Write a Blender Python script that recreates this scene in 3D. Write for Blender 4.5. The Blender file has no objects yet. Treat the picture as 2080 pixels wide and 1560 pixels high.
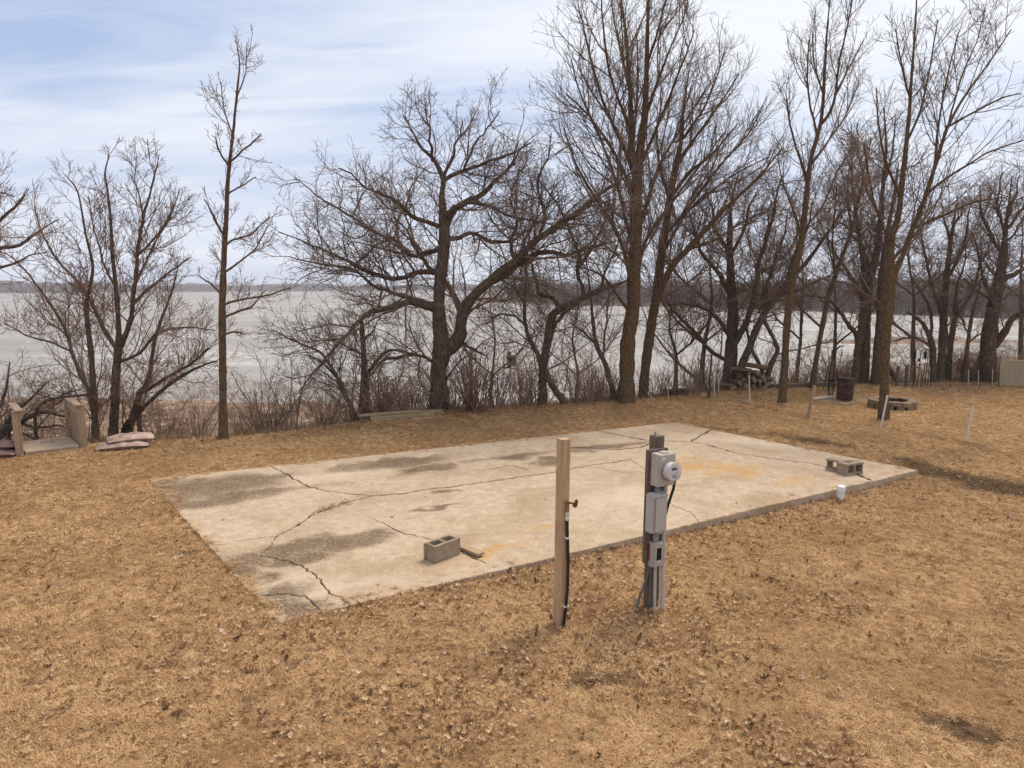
import bpy, bmesh, math, random
import numpy as np
from mathutils import Vector, Matrix

random.seed(7)
RNG = np.random.default_rng(11)
R = math.radians
scene = bpy.context.scene
COL = scene.collection

# ------------------------------------------------------------------ camera
CAM_H, PITCH, F = 3.0, R(7.9), 1405.0
cam = bpy.data.cameras.new('camera')
cam.sensor_width = 36.0
cam.lens = 36.0 * F / 2080.0
cam.clip_start = 0.05
cam.clip_end = 8000
cam_ob = bpy.data.objects.new('camera', cam)
cam_ob.location = (0, 0, CAM_H)
cam_ob.rotation_euler = (R(90) - PITCH, 0, 0)
COL.objects.link(cam_ob)
scene.camera = cam_ob

# ------------------------------------------------------------------ sky, sun, exposure
SUN_EL, SUN_AZ = R(57), R(38)            # azimuth measured from +Y towards +X
SUN_DIR = Vector((math.sin(SUN_AZ) * math.cos(SUN_EL), math.cos(SUN_AZ) * math.cos(SUN_EL), math.sin(SUN_EL)))
world = bpy.data.worlds.new('World')
scene.world = world
world.use_nodes = True


class NT:
    """tiny node-tree helper"""
    def __init__(self, tree):
        self.t = tree
        self.n = tree.nodes
        self.l = tree.links

    def add(self, kind, **kw):
        nd = self.n.new(kind)
        for k, v in kw.items():
            if k == 'ins':
                for kk, vv in v.items():
                    self.set(nd.inputs[kk], vv)
            else:
                setattr(nd, k, v)
        return nd

    def set(self, sock, v):
        if isinstance(v, bpy.types.NodeSocket):
            self.l.new(v, sock)
        elif isinstance(v, bpy.types.Node):
            self.l.new(v.outputs[0], sock)
        else:
            if sock.type == 'RGBA' and hasattr(v, '__len__') and len(v) == 3:
                v = (*v, 1.0)
            sock.default_value = v

    def math(self, op, a, b=0.0, c=0.0, clamp=False):
        nd = self.n.new('ShaderNodeMath')
        nd.operation = op
        nd.use_clamp = clamp
        self.set(nd.inputs[0], a); self.set(nd.inputs[1], b)
        if op in ('MULTIPLY_ADD', 'SMOOTH_MIN', 'SMOOTH_MAX'):
            self.set(nd.inputs[2], c)
        return nd.outputs[0]

    def vmath(self, op, a, b=(0, 0, 0), out=0):
        nd = self.n.new('ShaderNodeVectorMath')
        nd.operation = op
        self.set(nd.inputs[0], a)
        if op == 'SCALE':
            self.set(nd.inputs[3], b)
        elif op not in ('LENGTH', 'NORMALIZE'):
            self.set(nd.inputs[1], b)
        if op in ('LENGTH', 'DOT_PRODUCT', 'DISTANCE'):
            return nd.outputs['Value']
        return nd.outputs[0]

    def noise(self, vec, scale=5, detail=4, rough=0.55, dist=0.0, w=None):
        nd = self.n.new('ShaderNodeTexNoise')
        if vec is not None:
            self.set(nd.inputs['Vector'], vec)
        nd.inputs['Scale'].default_value = scale
        nd.inputs['Detail'].default_value = detail
        nd.inputs['Roughness'].default_value = rough
        nd.inputs['Distortion'].default_value = dist
        return nd.outputs[0]

    def ramp(self, fac, *stops, interp='LINEAR'):
        nd = self.n.new('ShaderNodeValToRGB')
        cr = nd.color_ramp
        cr.interpolation = interp
        while len(cr.elements) < len(stops):
            cr.elements.new(0.5)
        for e, (p, c) in zip(cr.elements, stops):
            e.position = p
            if not hasattr(c, '__len__'):
                c = (c, c, c)
            e.color = (*c, 1.0)
        self.set(nd.inputs[0], fac)
        return nd.outputs[0]

    def mix(self, fac, a, b, blend='MIX'):
        nd = self.n.new('ShaderNodeMix')
        nd.data_type = 'RGBA'
        nd.blend_type = blend
        nd.clamp_factor = True
        self.set(nd.inputs[0], fac)
        self.set(nd.inputs[6], a)
        self.set(nd.inputs[7], b)
        return nd.outputs[2]

    def smooth(self, v, lo, hi):
        nd = self.n.new('ShaderNodeMapRange')
        nd.interpolation_type = 'SMOOTHSTEP'
        self.set(nd.inputs[0], v)
        nd.inputs[1].default_value = lo
        nd.inputs[2].default_value = hi
        return nd.outputs[0]


wt = NT(world.node_tree)
wt.n.clear()
wout = wt.add('ShaderNodeOutputWorld')
wbg = wt.add('ShaderNodeBackground')
wbg.inputs['Strength'].default_value = 0.0595
sky = wt.add('ShaderNodeTexSky', sky_type='NISHITA', sun_disc=False, sun_elevation=SUN_EL,
             sun_rotation=SUN_AZ, air_density=1.0, dust_density=1.0, ozone_density=1.6)
tc = wt.add('ShaderNodeTexCoord')
dirv = tc.outputs['Generated']
sep = wt.add('ShaderNodeSeparateXYZ', ins={0: dirv})
den = wt.math('ADD', wt.math('MAXIMUM', sep.outputs[2], 0.0), 0.16)
cx = wt.math('DIVIDE', sep.outputs[0], den)
cy = wt.math('DIVIDE', sep.outputs[1], den)
cvec = wt.add('ShaderNodeCombineXYZ', ins={0: cx, 1: cy, 2: 0.0})
mp = wt.add('ShaderNodeMapping', ins={0: cvec.outputs[0]})
mp.inputs['Rotation'].default_value = (0, 0, R(-28))
mp.inputs['Scale'].default_value = (0.42, 1.5, 1)
mp.inputs['Location'].default_value = (3.3, 1.2, 0.4)
n_big = wt.noise(mp.outputs[0], 0.75, 4, 0.55, 0.7)
n_fine = wt.noise(mp.outputs[0], 2.8, 8, 0.62, 0.8)
cl = wt.math('ADD', wt.math('MULTIPLY', n_big, 0.68), wt.math('MULTIPLY', n_fine, 0.32))
sund = wt.vmath('DOT_PRODUCT', dirv, tuple(SUN_DIR))
glow = wt.smooth(sund, 0.48, 0.94)                       # thin cloud is brighter and fuller round the sun
cl2 = wt.math('ADD', cl, wt.math('MULTIPLY', glow, 0.17))
cover = wt.smooth(cl2, 0.36, 0.63)
cloud_col = wt.mix(glow, (8.7, 9.1, 10.0), (10.7, 10.75, 11.0))
blue = wt.mix(0.62, sky.outputs[0], (5.7, 6.95, 10.0))      # high thin veil over the clear air
low = wt.smooth(sep.outputs[2], 0.30, -0.02)
blue2 = wt.mix(wt.math('MULTIPLY', low, 0.75), blue, (7.9, 8.3, 9.7))
skycol = wt.mix(wt.math('MULTIPLY', cover, 0.9), blue2, cloud_col)
wt.set(wbg.inputs['Color'], skycol)
wt.l.new(wbg.outputs[0], wout.inputs[0])

sun = bpy.data.lights.new('sun', 'SUN')
sun.energy = 1.9
sun.angle = R(24)
sun.color = (1.0, 0.89, 0.74)
sun_ob = bpy.data.objects.new('sun', sun)
sun_ob.location = (10, 10, 30)
sun_ob.rotation_euler = (-SUN_DIR).to_track_quat('-Z', 'Y').to_euler()
COL.objects.link(sun_ob)

vs = scene.view_settings
vs.view_transform = 'Standard'
vs.look = 'None'
vs.exposure = 0.75
vs.gamma = 1.0
vs.use_curve_mapping = False
scene.render.engine = 'CYCLES'
scene.cycles.max_bounces = 6
scene.cycles.diffuse_bounces = 2
scene.cycles.glossy_bounces = 2
scene.cycles.transmission_bounces = 6

# ------------------------------------------------------------------ pixel -> place helpers (surveying the photo)
CP, SP = math.cos(PITCH), math.sin(PITCH)


def ray(px, py):
    a, b = (px - 1040.0) / F, (780.0 - py) / F
    return Vector((a, CP + b * SP, -SP + b * CP))


def gz(px, py, z=0.0):
    d = ray(px, py)
    t = (z - CAM_H) / d.z
    return Vector((d.x * t, d.y * t, z))


def gy(px, py, Y):
    d = ray(px, py)
    t = Y / d.y
    return Vector((d.x * t, Y, CAM_H + d.z * t))


def smooth01(t):
    t = np.clip(t, 0, 1)
    return t * t * (3 - 2 * t)


# ------------------------------------------------------------------ object helpers
def tag(o, label=None, cat=None, group=None, kind=None):
    if label: o['label'] = label
    if cat: o['category'] = cat
    if group: o['group'] = group
    if kind: o['kind'] = kind
    return o


def empty(name, loc=(0, 0, 0), rz=0.0):
    o = bpy.data.objects.new(name, None)
    o.empty_display_size = 0.1
    o.location = loc
    o.rotation_euler = (0, 0, rz)
    COL.objects.link(o)
    return o


def link(name, me, mat, parent=None, smooth=False):
    o = bpy.data.objects.new(name, me)
    COL.objects.link(o)
    if mat is not None and len(me.materials) == 0:
        me.materials.append(mat)
    if parent is not None:
        o.parent = parent
    if smooth:
        me.polygons.foreach_set('use_smooth', [True] * len(me.polygons))
    return o


def bm_obj(name, bm, mat, parent=None, smooth=False, angle=None):
    me = bpy.data.meshes.new(name)
    bmesh.ops.recalc_face_normals(bm, faces=bm.faces)
    bm.to_mesh(me)
    bm.free()
    if smooth:
        me.polygons.foreach_set('use_smooth', [True] * len(me.polygons))
        try:
            me.set_sharp_from_angle(angle=R(angle or 40))
        except Exception:
            pass
    return link(name, me, mat, parent)


def quads_mesh(name, verts, quads, smooth=True):
    me = bpy.data.meshes.new(name)
    nv, nf = len(verts), len(quads)
    me.vertices.add(nv)
    me.vertices.foreach_set('co', np.ascontiguousarray(verts, dtype=np.float32).ravel())
    me.loops.add(nf * 4)
    me.loops.foreach_set('vertex_index', np.ascontiguousarray(quads, dtype=np.int32).ravel())
    me.polygons.add(nf)
    me.polygons.foreach_set('loop_start', np.arange(nf, dtype=np.int32) * 4)
    if smooth:
        me.polygons.foreach_set('use_smooth', np.ones(nf, dtype=bool))
    me.update(calc_edges=True)
    return me


def add_box(bm, c, s, rot=None, bev=0.0, jit=0.0):
    """box centred at c with full sizes s"""
    r = bmesh.ops.create_cube(bm, size=1.0)
    vs_ = r['verts']
    M = Matrix.Translation(c) @ (rot.to_4x4() if rot is not None else Matrix()) @ Matrix.Diagonal((*s, 1))
    bmesh.ops.transform(bm, matrix=M, verts=vs_)
    if jit:
        for v in vs_:
            v.co += Vector((random.uniform(-jit, jit) for _ in range(3)))
    if bev > 0:
        es = list({e for v in vs_ for e in v.link_edges})
        bmesh.ops.bevel(bm, geom=es, offset=bev, segments=2, profile=0.6, affect='EDGES', clamp_overlap=True)
    return vs_


def box_obj(name, c, s, mat, parent=None, rot=None, bev=0.0, jit=0.0):
    bm = bmesh.new()
    add_box(bm, c, s, rot, bev, jit)
    return bm_obj(name, bm, mat, parent)


def add_tube(bm, pts, rad, sides=8, cap=True):
    pts = [Vector(p) for p in pts]
    if not hasattr(rad, '__len__'):
        rad = [rad] * len(pts)
    rings = []
    prev = None
    for i, p in enumerate(pts):
        a = pts[max(i - 1, 0)]
        b = pts[min(i + 1, len(pts) - 1)]
        t = (b - a).normalized()
        if prev is None:
            ref = Vector((0, 0, 1)) if abs(t.z) < 0.9 else Vector((1, 0, 0))
            u = t.cross(ref).normalized()
        else:
            u = (prev - t * prev.dot(t)).normalized()
        prev = u
        v = t.cross(u)
        rings.append([bm.verts.new(p + (u * math.cos(2 * math.pi * k / sides) + v * math.sin(2 * math.pi * k / sides)) * rad[i]) for k in range(sides)])
    for a, b in zip(rings[:-1], rings[1:]):
        for k in range(sides):
            bm.faces.new((a[k], a[(k + 1) % sides], b[(k + 1) % sides], b[k]))
    if cap:
        bm.faces.new(rings[0][::-1])
        bm.faces.new(rings[-1])


def tube_obj(name, pts, rad, mat, parent=None, sides=8):
    bm = bmesh.new()
    add_tube(bm, pts, rad, sides)
    return bm_obj(name, bm, mat, parent, smooth=True, angle=50)


def lathe_obj(name, prof, mat, parent=None, sides=20, M=None):
    """prof: (radius, z) from bottom to top"""
    bm = bmesh.new()
    rings = []
    for r, z in prof:
        rings.append([bm.verts.new((r * math.cos(2 * math.pi * k / sides), r * math.sin(2 * math.pi * k / sides), z)) for k in range(sides)])
    for a, b in zip(rings[:-1], rings[1:]):
        for k in range(sides):
            bm.faces.new((a[k], a[(k + 1) % sides], b[(k + 1) % sides], b[k]))
    if prof[0][0] > 1e-4: bm.faces.new(rings[0][::-1])
    if prof[-1][0] > 1e-4: bm.faces.new(rings[-1])
    bmesh.ops.remove_doubles(bm, verts=bm.verts, dist=1e-5)
    if M is not None:
        bmesh.ops.transform(bm, matrix=M, verts=bm.verts)
    return bm_obj(name, bm, mat, parent, smooth=True, angle=35)


def cells_mesh(bm, xs, ys, filled, z0, z1):
    """solid prism made of filled plan cells"""
    nx, ny = len(xs) - 1, len(ys) - 1
    V = {}

    def vert(i, j, k):
        key = (i, j, k)
        if key not in V:
            V[key] = bm.verts.new((xs[i], ys[j], z1 if k else z0))
        return V[key]

    f = lambda i, j: 0 <= i < nx and 0 <= j < ny and filled(i, j)
    for i in range(nx):
        for j in range(ny):
            if not f(i, j):
                continue
            bm.faces.new((vert(i, j, 1), vert(i + 1, j, 1), vert(i + 1, j + 1, 1), vert(i, j + 1, 1)))
            bm.faces.new((vert(i, j, 0), vert(i, j + 1, 0), vert(i + 1, j + 1, 0), vert(i + 1, j, 0)))
            if not f(i - 1, j): bm.faces.new((vert(i, j, 0), vert(i, j, 1), vert(i, j + 1, 1), vert(i, j + 1, 0)))
            if not f(i + 1, j): bm.faces.new((vert(i + 1, j, 0), vert(i + 1, j + 1, 0), vert(i + 1, j + 1, 1), vert(i + 1, j, 1)))
            if not f(i, j - 1): bm.faces.new((vert(i, j, 0), vert(i + 1, j, 0), vert(i + 1, j, 1), vert(i, j, 1)))
            if not f(i, j + 1): bm.faces.new((vert(i, j + 1, 0), vert(i, j + 1, 1), vert(i + 1, j + 1, 1), vert(i + 1, j + 1, 0)))


# ------------------------------------------------------------------ materials
def new_mat(name):
    m = bpy.data.materials.new(name)
    m.use_nodes = True
    nt = NT(m.node_tree)
    b = nt.n['Principled BSDF']
    b.inputs['Roughness'].default_value = 0.85
    b.inputs['Specular IOR Level'].default_value = 0.25
    return m, nt, b


def simple_mat(name, c1, c2, scale=8, rough=0.8, metal=0.0, bump=0.0, bscale=40, stretch=(1, 1, 1), spec=0.3, coords='Object'):
    m, nt, b = new_mat(name)
    t = nt.add('ShaderNodeTexCoord')
    mpn = nt.add('ShaderNodeMapping', ins={0: t.outputs[coords]})
    mpn.inputs['Scale'].default_value = stretch
    n = nt.noise(mpn.outputs[0], scale, 5, 0.6)
    nt.set(b.inputs['Base Color'], nt.ramp(n, (0.3, c1), (0.7, c2)))
    b.inputs['Roughness'].default_value = rough
    b.inputs['Metallic'].default_value = metal
    b.inputs['Specular IOR Level'].default_value = spec
    if bump:
        bn = nt.add('ShaderNodeBump', ins={'Strength': bump, 'Distance': 0.01, 'Height': nt.noise(mpn.outputs[0], bscale, 4, 0.6)})
        nt.l.new(bn.outputs[0], b.inputs['Normal'])
    return m


def wood_mat(name, c1, c2, c3, axis=2, scale=1.0, rough=0.8, knots=True):
    """lumber: grain stretched along one local axis, with a few knots"""
    m, nt, b = new_mat(name)
    t = nt.add('ShaderNodeTexCoord')
    oi = nt.add('ShaderNodeObjectInfo')
    v = nt.vmath('ADD', t.outputs['Object'], nt.vmath('SCALE', (7.0, 3.0, 5.0), oi.outputs['Random']))
    mpn = nt.add('ShaderNodeMapping', ins={0: v})
    s = [30 * scale] * 3
    s[axis] = 1.3 * scale
    mpn.inputs['Scale'].default_value = s
    g = nt.noise(mpn.outputs[0], 2.2, 6, 0.65, 0.9)
    col = nt.ramp(g, (0.30, c1), (0.5, c2), (0.72, c3))
    big = nt.noise(v, 3.0, 3, 0.5)
    col = nt.mix(nt.math('MULTIPLY', nt.smooth(big, 0.45, 0.75), 0.35), col, tuple(x * 0.6 for x in c2))
    if knots:
        vo = nt.add('ShaderNodeTexVoronoi')
        mk = nt.add('ShaderNodeMapping', ins={0: v})
        k = [9.0] * 3
        k[axis] = 3.4
        mk.inputs['Scale'].default_value = k
        nt.l.new(mk.outputs[0], vo.inputs['Vector'])
        kn = nt.smooth(vo.outputs['Distance'], 0.16, 0.08)
        col = nt.mix(nt.math('MULTIPLY', kn, 0.75), col, tuple(x * 0.35 for x in c1))
    nt.set(b.inputs['Base Color'], col)
    b.inputs['Roughness'].default_value = rough
    bn = nt.add('ShaderNodeBump', ins={'Strength': 0.35, 'Distance': 0.004, 'Height': g})
    nt.l.new(bn.outputs[0], b.inputs['Normal'])
    return m


def bark_mat(name, c1, c2, c3, moss=0.25, ridge=1.0):
    m, nt, b = new_mat(name)
    geo = nt.add('ShaderNodeNewGeometry')
    mpn = nt.add('ShaderNodeMapping', ins={0: geo.outputs['Position']})
    mpn.inputs['Scale'].default_value = (1, 1, 0.22)
    n1 = nt.noise(mpn.outputs[0], 42 * ridge, 6, 0.65, 0.6)
    n2 = nt.noise(geo.outputs['Position'], 3.0, 4, 0.6)
    col = nt.ramp(n1, (0.32, c1), (0.52, c2), (0.72, c3))
    col = nt.mix(nt.math('MULTIPLY', nt.smooth(n2, 0.48, 0.75), moss), col, (0.115, 0.085, 0.028))
    nt.set(b.inputs['Base Color'], col)
    b.inputs['Roughness'].default_value = 0.95
    b.inputs['Specular IOR Level'].default_value = 0.1
    bn = nt.add('ShaderNodeBump', ins={'Strength': 0.9, 'Distance': 0.03, 'Height': n1})
    nt.l.new(bn.outputs[0], b.inputs['Normal'])
    return m


M = {}
M['bark_oak'] = bark_mat('bark_oak', (0.034, 0.024, 0.017), (0.125, 0.091, 0.066), (0.28, 0.215, 0.16), 0.2)
M['bark_maple'] = bark_mat('bark_maple', (0.045, 0.029, 0.017), (0.150, 0.097, 0.056), (0.29, 0.20, 0.125), 0.3, 1.3)
M['bark_grey'] = bark_mat('bark_grey', (0.04, 0.029, 0.021), (0.140, 0.104, 0.075), (0.30, 0.23, 0.17), 0.3, 1.2)
M['twig'] = simple_mat('twig_bark', (0.125, 0.088, 0.069), (0.27, 0.192, 0.150), 3, 0.9, coords='Object', spec=0.15)
M['twig_red'] = simple_mat('reddish_twig_bark', (0.155, 0.092, 0.070), (0.31, 0.19, 0.14), 3, 0.9, spec=0.15)
M['twig_pale'] = simple_mat('brush_bark', (0.20, 0.125, 0.088), (0.42, 0.275, 0.195), 3, 0.9, spec=0.15)
M['soil'] = simple_mat('soil', (0.035, 0.022, 0.013), (0.10, 0.066, 0.040), 20, 1.0, bump=0.5, spec=0.1)
M['new_wood'] = wood_mat('treated_lumber', (0.32, 0.19, 0.10), (0.50, 0.325, 0.185), (0.62, 0.43, 0.265))
M['deck_wood'] = wood_mat('weathered_deck_lumber', (0.25, 0.165, 0.105), (0.39, 0.275, 0.18), (0.48, 0.355, 0.25), scale=1.2)
M['deck_wood_x'] = wood_mat('weathered_deck_tread', (0.34, 0.24, 0.165), (0.50, 0.37, 0.27), (0.60, 0.47, 0.36), axis=0, scale=1.2, knots=False)
M['plank_wood'] = wood_mat('pale_plank', (0.24, 0.155, 0.085), (0.40, 0.28, 0.165), (0.50, 0.37, 0.24), axis=0)
M['old_wood'] = wood_mat('grey_weathered_lumber', (0.055, 0.042, 0.03), (0.135, 0.105, 0.075), (0.23, 0.185, 0.14))
M['dark_wood'] = wood_mat('dark_weathered_board', (0.035, 0.02, 0.014), (0.085, 0.05, 0.035), (0.14, 0.09, 0.065), axis=0)
M['grey_post'] = wood_mat('silver_post', (0.11, 0.09, 0.075), (0.18, 0.15, 0.125), (0.25, 0.21, 0.18))
M['birdbox'] = wood_mat('birdhouse_wood', (0.09, 0.05, 0.03), (0.20, 0.12, 0.07), (0.36, 0.24, 0.14), knots=False)
M['grey_paint'] = simple_mat('grey_enamel', (0.40, 0.36, 0.31), (0.47, 0.425, 0.37), 6, 0.45, bump=0.05, spec=0.45)
M['grey_paint2'] = simple_mat('weathered_grey_plastic', (0.40, 0.375, 0.335), (0.47, 0.44, 0.395), 9, 0.55, spec=0.4)
M['grey_small'] = simple_mat('dull_grey_enamel', (0.36, 0.325, 0.28), (0.44, 0.40, 0.345), 9, 0.55, spec=0.4)
M['pvc_grey'] = simple_mat('grey_conduit', (0.42, 0.38, 0.34), (0.52, 0.475, 0.43), 10, 0.5)
M['pvc_white'] = simple_mat('white_pvc', (0.74, 0.71, 0.67), (0.82, 0.80, 0.77), 14, 0.4, spec=0.45)
M['stake_white'] = simple_mat('white_stake', (0.58, 0.50, 0.44), (0.74, 0.67, 0.60), 12, 0.6)
M['black_pipe'] = simple_mat('black_poly_pipe', (0.009, 0.008, 0.008), (0.02, 0.018, 0.018), 12, 0.45, spec=0.5)
M['grey_cable'] = simple_mat('grey_cable', (0.10, 0.095, 0.095), (0.16, 0.15, 0.145), 12, 0.6)
M['black_steel'] = simple_mat('black_steel', (0.010, 0.012, 0.012), (0.03, 0.032, 0.03), 12, 0.6)
M['green_steel'] = simple_mat('dark_green_wire', (0.02, 0.03, 0.025), (0.05, 0.06, 0.05), 12, 0.6)
M['rust'] = simple_mat('rust', (0.040, 0.023, 0.017), (0.11, 0.063, 0.046), 9, 0.9, bump=0.4, bscale=30)
M['galv'] = simple_mat('galvanised', (0.20, 0.20, 0.19), (0.29, 0.285, 0.27), 12, 0.6)
M['brass'] = simple_mat('old_brass', (0.22, 0.15, 0.075), (0.40, 0.30, 0.16), 20, 0.45, metal=0.7)
M['strap'] = simple_mat('strap', (0.55, 0.52, 0.48), (0.68, 0.65, 0.60), 12, 0.4)
M['label_white'] = simple_mat('label', (0.62, 0.60, 0.57), (0.70, 0.68, 0.65), 12, 0.5)
M['red'] = simple_mat('red_label', (0.22, 0.02, 0.015), (0.30, 0.03, 0.02), 12, 0.5)
M['blue'] = simple_mat('blue_wire', (0.02, 0.16, 0.45), (0.03, 0.2, 0.55), 12, 0.5)
M['black'] = simple_mat('black_recess', (0.006, 0.006, 0.006), (0.012, 0.012, 0.012), 12, 0.7)
M['dial'] = simple_mat('meter_dial', (0.66, 0.63, 0.60), (0.72, 0.70, 0.67), 5, 0.5)
M['print'] = simple_mat('print_grey', (0.16, 0.15, 0.15), (0.2, 0.19, 0.19), 5, 0.5)
M['lcd'] = simple_mat('meter_display', (0.10, 0.075, 0.06), (0.14, 0.10, 0.085), 5, 0.3)
M['block'] = simple_mat('cinder_block', (0.26, 0.195, 0.138), (0.40, 0.31, 0.222), 14, 0.95, bump=0.6, bscale=130, spec=0.1)
M['pit_stone'] = simple_mat('retaining_stone', (0.17, 0.115, 0.070), (0.33, 0.235, 0.155), 5, 0.95, bump=0.6, bscale=60, spec=0.1)
M['log'] = simple_mat('log_bark', (0.10, 0.066, 0.043), (0.25, 0.17, 0.115), 6, 0.95, bump=0.7, bscale=40, spec=0.1)
M['log_end'] = simple_mat('log_end_grain', (0.16, 0.11, 0.07), (0.36, 0.25, 0.165), 9, 0.95, spec=0.1)
M['vinyl'] = simple_mat('tan_vinyl', (0.36, 0.285, 0.195), (0.42, 0.335, 0.235), 3, 0.5)
M['patio'] = simple_mat('patio_concrete', (0.20, 0.135, 0.082), (0.29, 0.20, 0.125), 3, 0.95, bump=0.3)
M['bag'] = simple_mat('mulch_bag_film', (0.22, 0.125, 0.095), (0.58, 0.42, 0.34), 4, 0.6, bump=0.5, bscale=16, stretch=(1, 1, 1), spec=0.5)
M['bag_dark'] = simple_mat('mulch_bag_print', (0.10, 0.055, 0.048), (0.32, 0.19, 0.155), 6, 0.6, bump=0.5, bscale=16, spec=0.5)

mg, nt, b = new_mat('meter_glass')
b.inputs['Base Color'].default_value = (0.95, 0.95, 0.95, 1)
b.inputs['Roughness'].default_value = 0.05
b.inputs['IOR'].default_value = 1.08
b.inputs['Transmission Weight'].default_value = 1.0
M['glass'] = mg

# ------------------------------------------------------------------ slab geometry (surveyed)
SL_A, SL_B, SL_C, SL_E = gz(303, 974), gz(565, 1265), gz(1865, 955), gz(1370, 858)
SLAB = [SL_A, SL_B, SL_C, SL_E]
BC = (SL_C - SL_B); BCn = Vector((BC.y, -BC.x, 0)).normalized()      # points to the near (camera) side


def poly_sd(x, y, poly):
    """signed distance-like value to a convex polygon (negative inside)"""
    cx_ = sum(p.x for p in poly) / len(poly); cy_ = sum(p.y for p in poly) / len(poly)
    out = np.full(np.shape(x), -1e9)
    for i in range(len(poly)):
        p, q = poly[i], poly[(i + 1) % len(poly)]
        n = np.array([(q - p).y, -(q - p).x]); n /= np.linalg.norm(n)
        if (cx_ - p.x) * n[0] + (cy_ - p.y) * n[1] > 0: n = -n
        out = np.maximum(out, (x - p.x) * n[0] + (y - p.y) * n[1])
    return out


EDGE_X = np.array([-60, -16, -12, -9.4, -7.2, -5.2, -1.7, 3.0, 6.0, 9.0, 15.0, 25.0, 60.0])
EDGE_Y = np.array([4.0, 10.6, 11.9, 13.4, 13.9, 14.6, 17.4, 18.9, 20.6, 22.0, 22.7, 24.0, 28.0])
LAKE_Z = -5.0


def edge_y(x):
    return np.interp(x, EDGE_X, EDGE_Y)


def shore_y(x):
    return np.interp(x, [-80, -40, -10, 8, 22, 40, 60, 100], [52, 51, 47, 40, 42, 72, 82, 90])


def hash_noise(x, y, s, seed=0):
    """cheap smooth value noise"""
    x = np.asarray(x) * s + seed * 17.3; y = np.asarray(y) * s - seed * 9.1
    xi, yi = np.floor(x), np.floor(y)
    fx, fy = smooth01(x - xi), smooth01(y - yi)
    h = lambda a, b_: (np.sin(a * 127.1 + b_ * 311.7 + seed) * 43758.5453) % 1.0
    return (h(xi, yi) * (1 - fx) + h(xi + 1, yi) * fx) * (1 - fy) + (h(xi, yi + 1) * (1 - fx) + h(xi + 1, yi + 1) * fx) * fy


def ground_z(x, y):
    x = np.asarray(x, dtype=float); y = np.asarray(y, dtype=float)
    z = -0.02 + 0.035 * (hash_noise(x, y, 0.7, 1) - 0.5) + 0.03 * (hash_noise(x, y, 0.23, 2) - 0.5)
    # lawn stands lower along the slab's near side, more so to the right
    s = (x - SL_B.x) * BCn.x + (y - SL_B.y) * BCn.y
    t = ((x - SL_B.x) * BC.x + (y - SL_B.y) * BC.y) / BC.length_squared
    z = z - 0.075 * smooth01((t - 0.08) / 0.35) * smooth01((s + 0.5) / 0.4)
    # always below the slab top next to and under it
    sd = poly_sd(x, y, SLAB)
    z = np.where(sd < 0.35, np.minimum(z, -0.012), z)
    z = np.where(sd < -0.05, np.minimum(z, -0.07), z)
    # bluff
    d = y - edge_y(x)
    z = z - 0.25 * smooth01((d + 0.6) / 1.2)
    L = shore_y(x) - edge_y(x)
    fall = np.clip(d / 9.0, 0, 1)
    z = z - 4.35 * smooth01(fall) * np.where(d > 0, 1, 0)
    z = z - 0.38 * np.clip((d - 9) / np.maximum(L - 9, 1), 0, 2.2)
    z = np.where(y > 150, -9.0, z)
    # reed bars standing out of the ice to the right
    bar = np.exp(-(((x - 62) / 26) ** 2 + ((y - 104 - 0.1 * (x - 62)) / 5.0) ** 2))
    z = np.maximum(z, -5.8 + 1.25 * bar + 0.25 * (hash_noise(x, y, 0.15, 4) - 0.5) * (y > 60))
    return z


def gz_at(x, y):
    return float(ground_z(np.array([x]), np.array([y]))[0])


def soil_mask(x, y):
    """bare dark earth: right of the slab, along the boundary line, scattered scrapes"""
    m = np.zeros(np.shape(x))

    def blob(px, py, rx, ry, k, ang=0.0):
        p = gz(px, py)
        ca, sa = math.cos(ang), math.sin(ang)
        u = ((x - p.x) * ca + (y - p.y) * sa) / rx
        v = (-(x - p.x) * sa + (y - p.y) * ca) / ry
        return k * smooth01(1.25 - np.sqrt(u * u + v * v))
    nz = hash_noise(x, y, 2.2, 5) * 0.4 + hash_noise(x, y, 5.0, 6) * 0.3 + hash_noise(x, y, 13.0, 7) * 0.3
    for a in [(1960, 960, 1.25, .46, 1.5, R(-38)), (2060, 985, 1.1, .42, 1.5, R(-30)), (1880, 940, .8, .28, 1.4, R(-45)), (1640, 893, 1.3, .35, .9, R(-50)), (1480, 872, .9, .3, .8, R(-50)),
              (1210, 1372, .46, .20, 1.1, 0.1), (1340, 1310, .4, .15, .6, .2), (1960, 1460, .5, .25, 1.0, -.3), (2040, 1330, .35, .2, .7, 0), (1550, 1010, .4, .2, .5, 0.3), (395, 1118, .3, .09, 1.0, .5), (1840, 1020, .4, .15, .7, 0)]:
        m = np.maximum(m, blob(*a))
    line = [gz(1490, 812), gz(1640, 848), gz(1790, 868), gz(1960, 900), gz(2200, 945)]
    for p, q in zip(line[:-1], line[1:]):
        d = q - p
        t = np.clip(((x - p.x) * d.x + (y - p.y) * d.y) / d.length_squared, 0, 1)
        dist = np.hypot(x - p.x - t * d.x, y - p.y - t * d.y)
        m = np.maximum(m, 0.55 * smooth01(1.2 - dist / 0.22))
    d = y - edge_y(x)
    m = np.maximum(m, 0.8 * smooth01((d + 0.5) / 1.2))
    return np.clip(m * (0.25 + 1.5 * nz), 0, 1)


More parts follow.
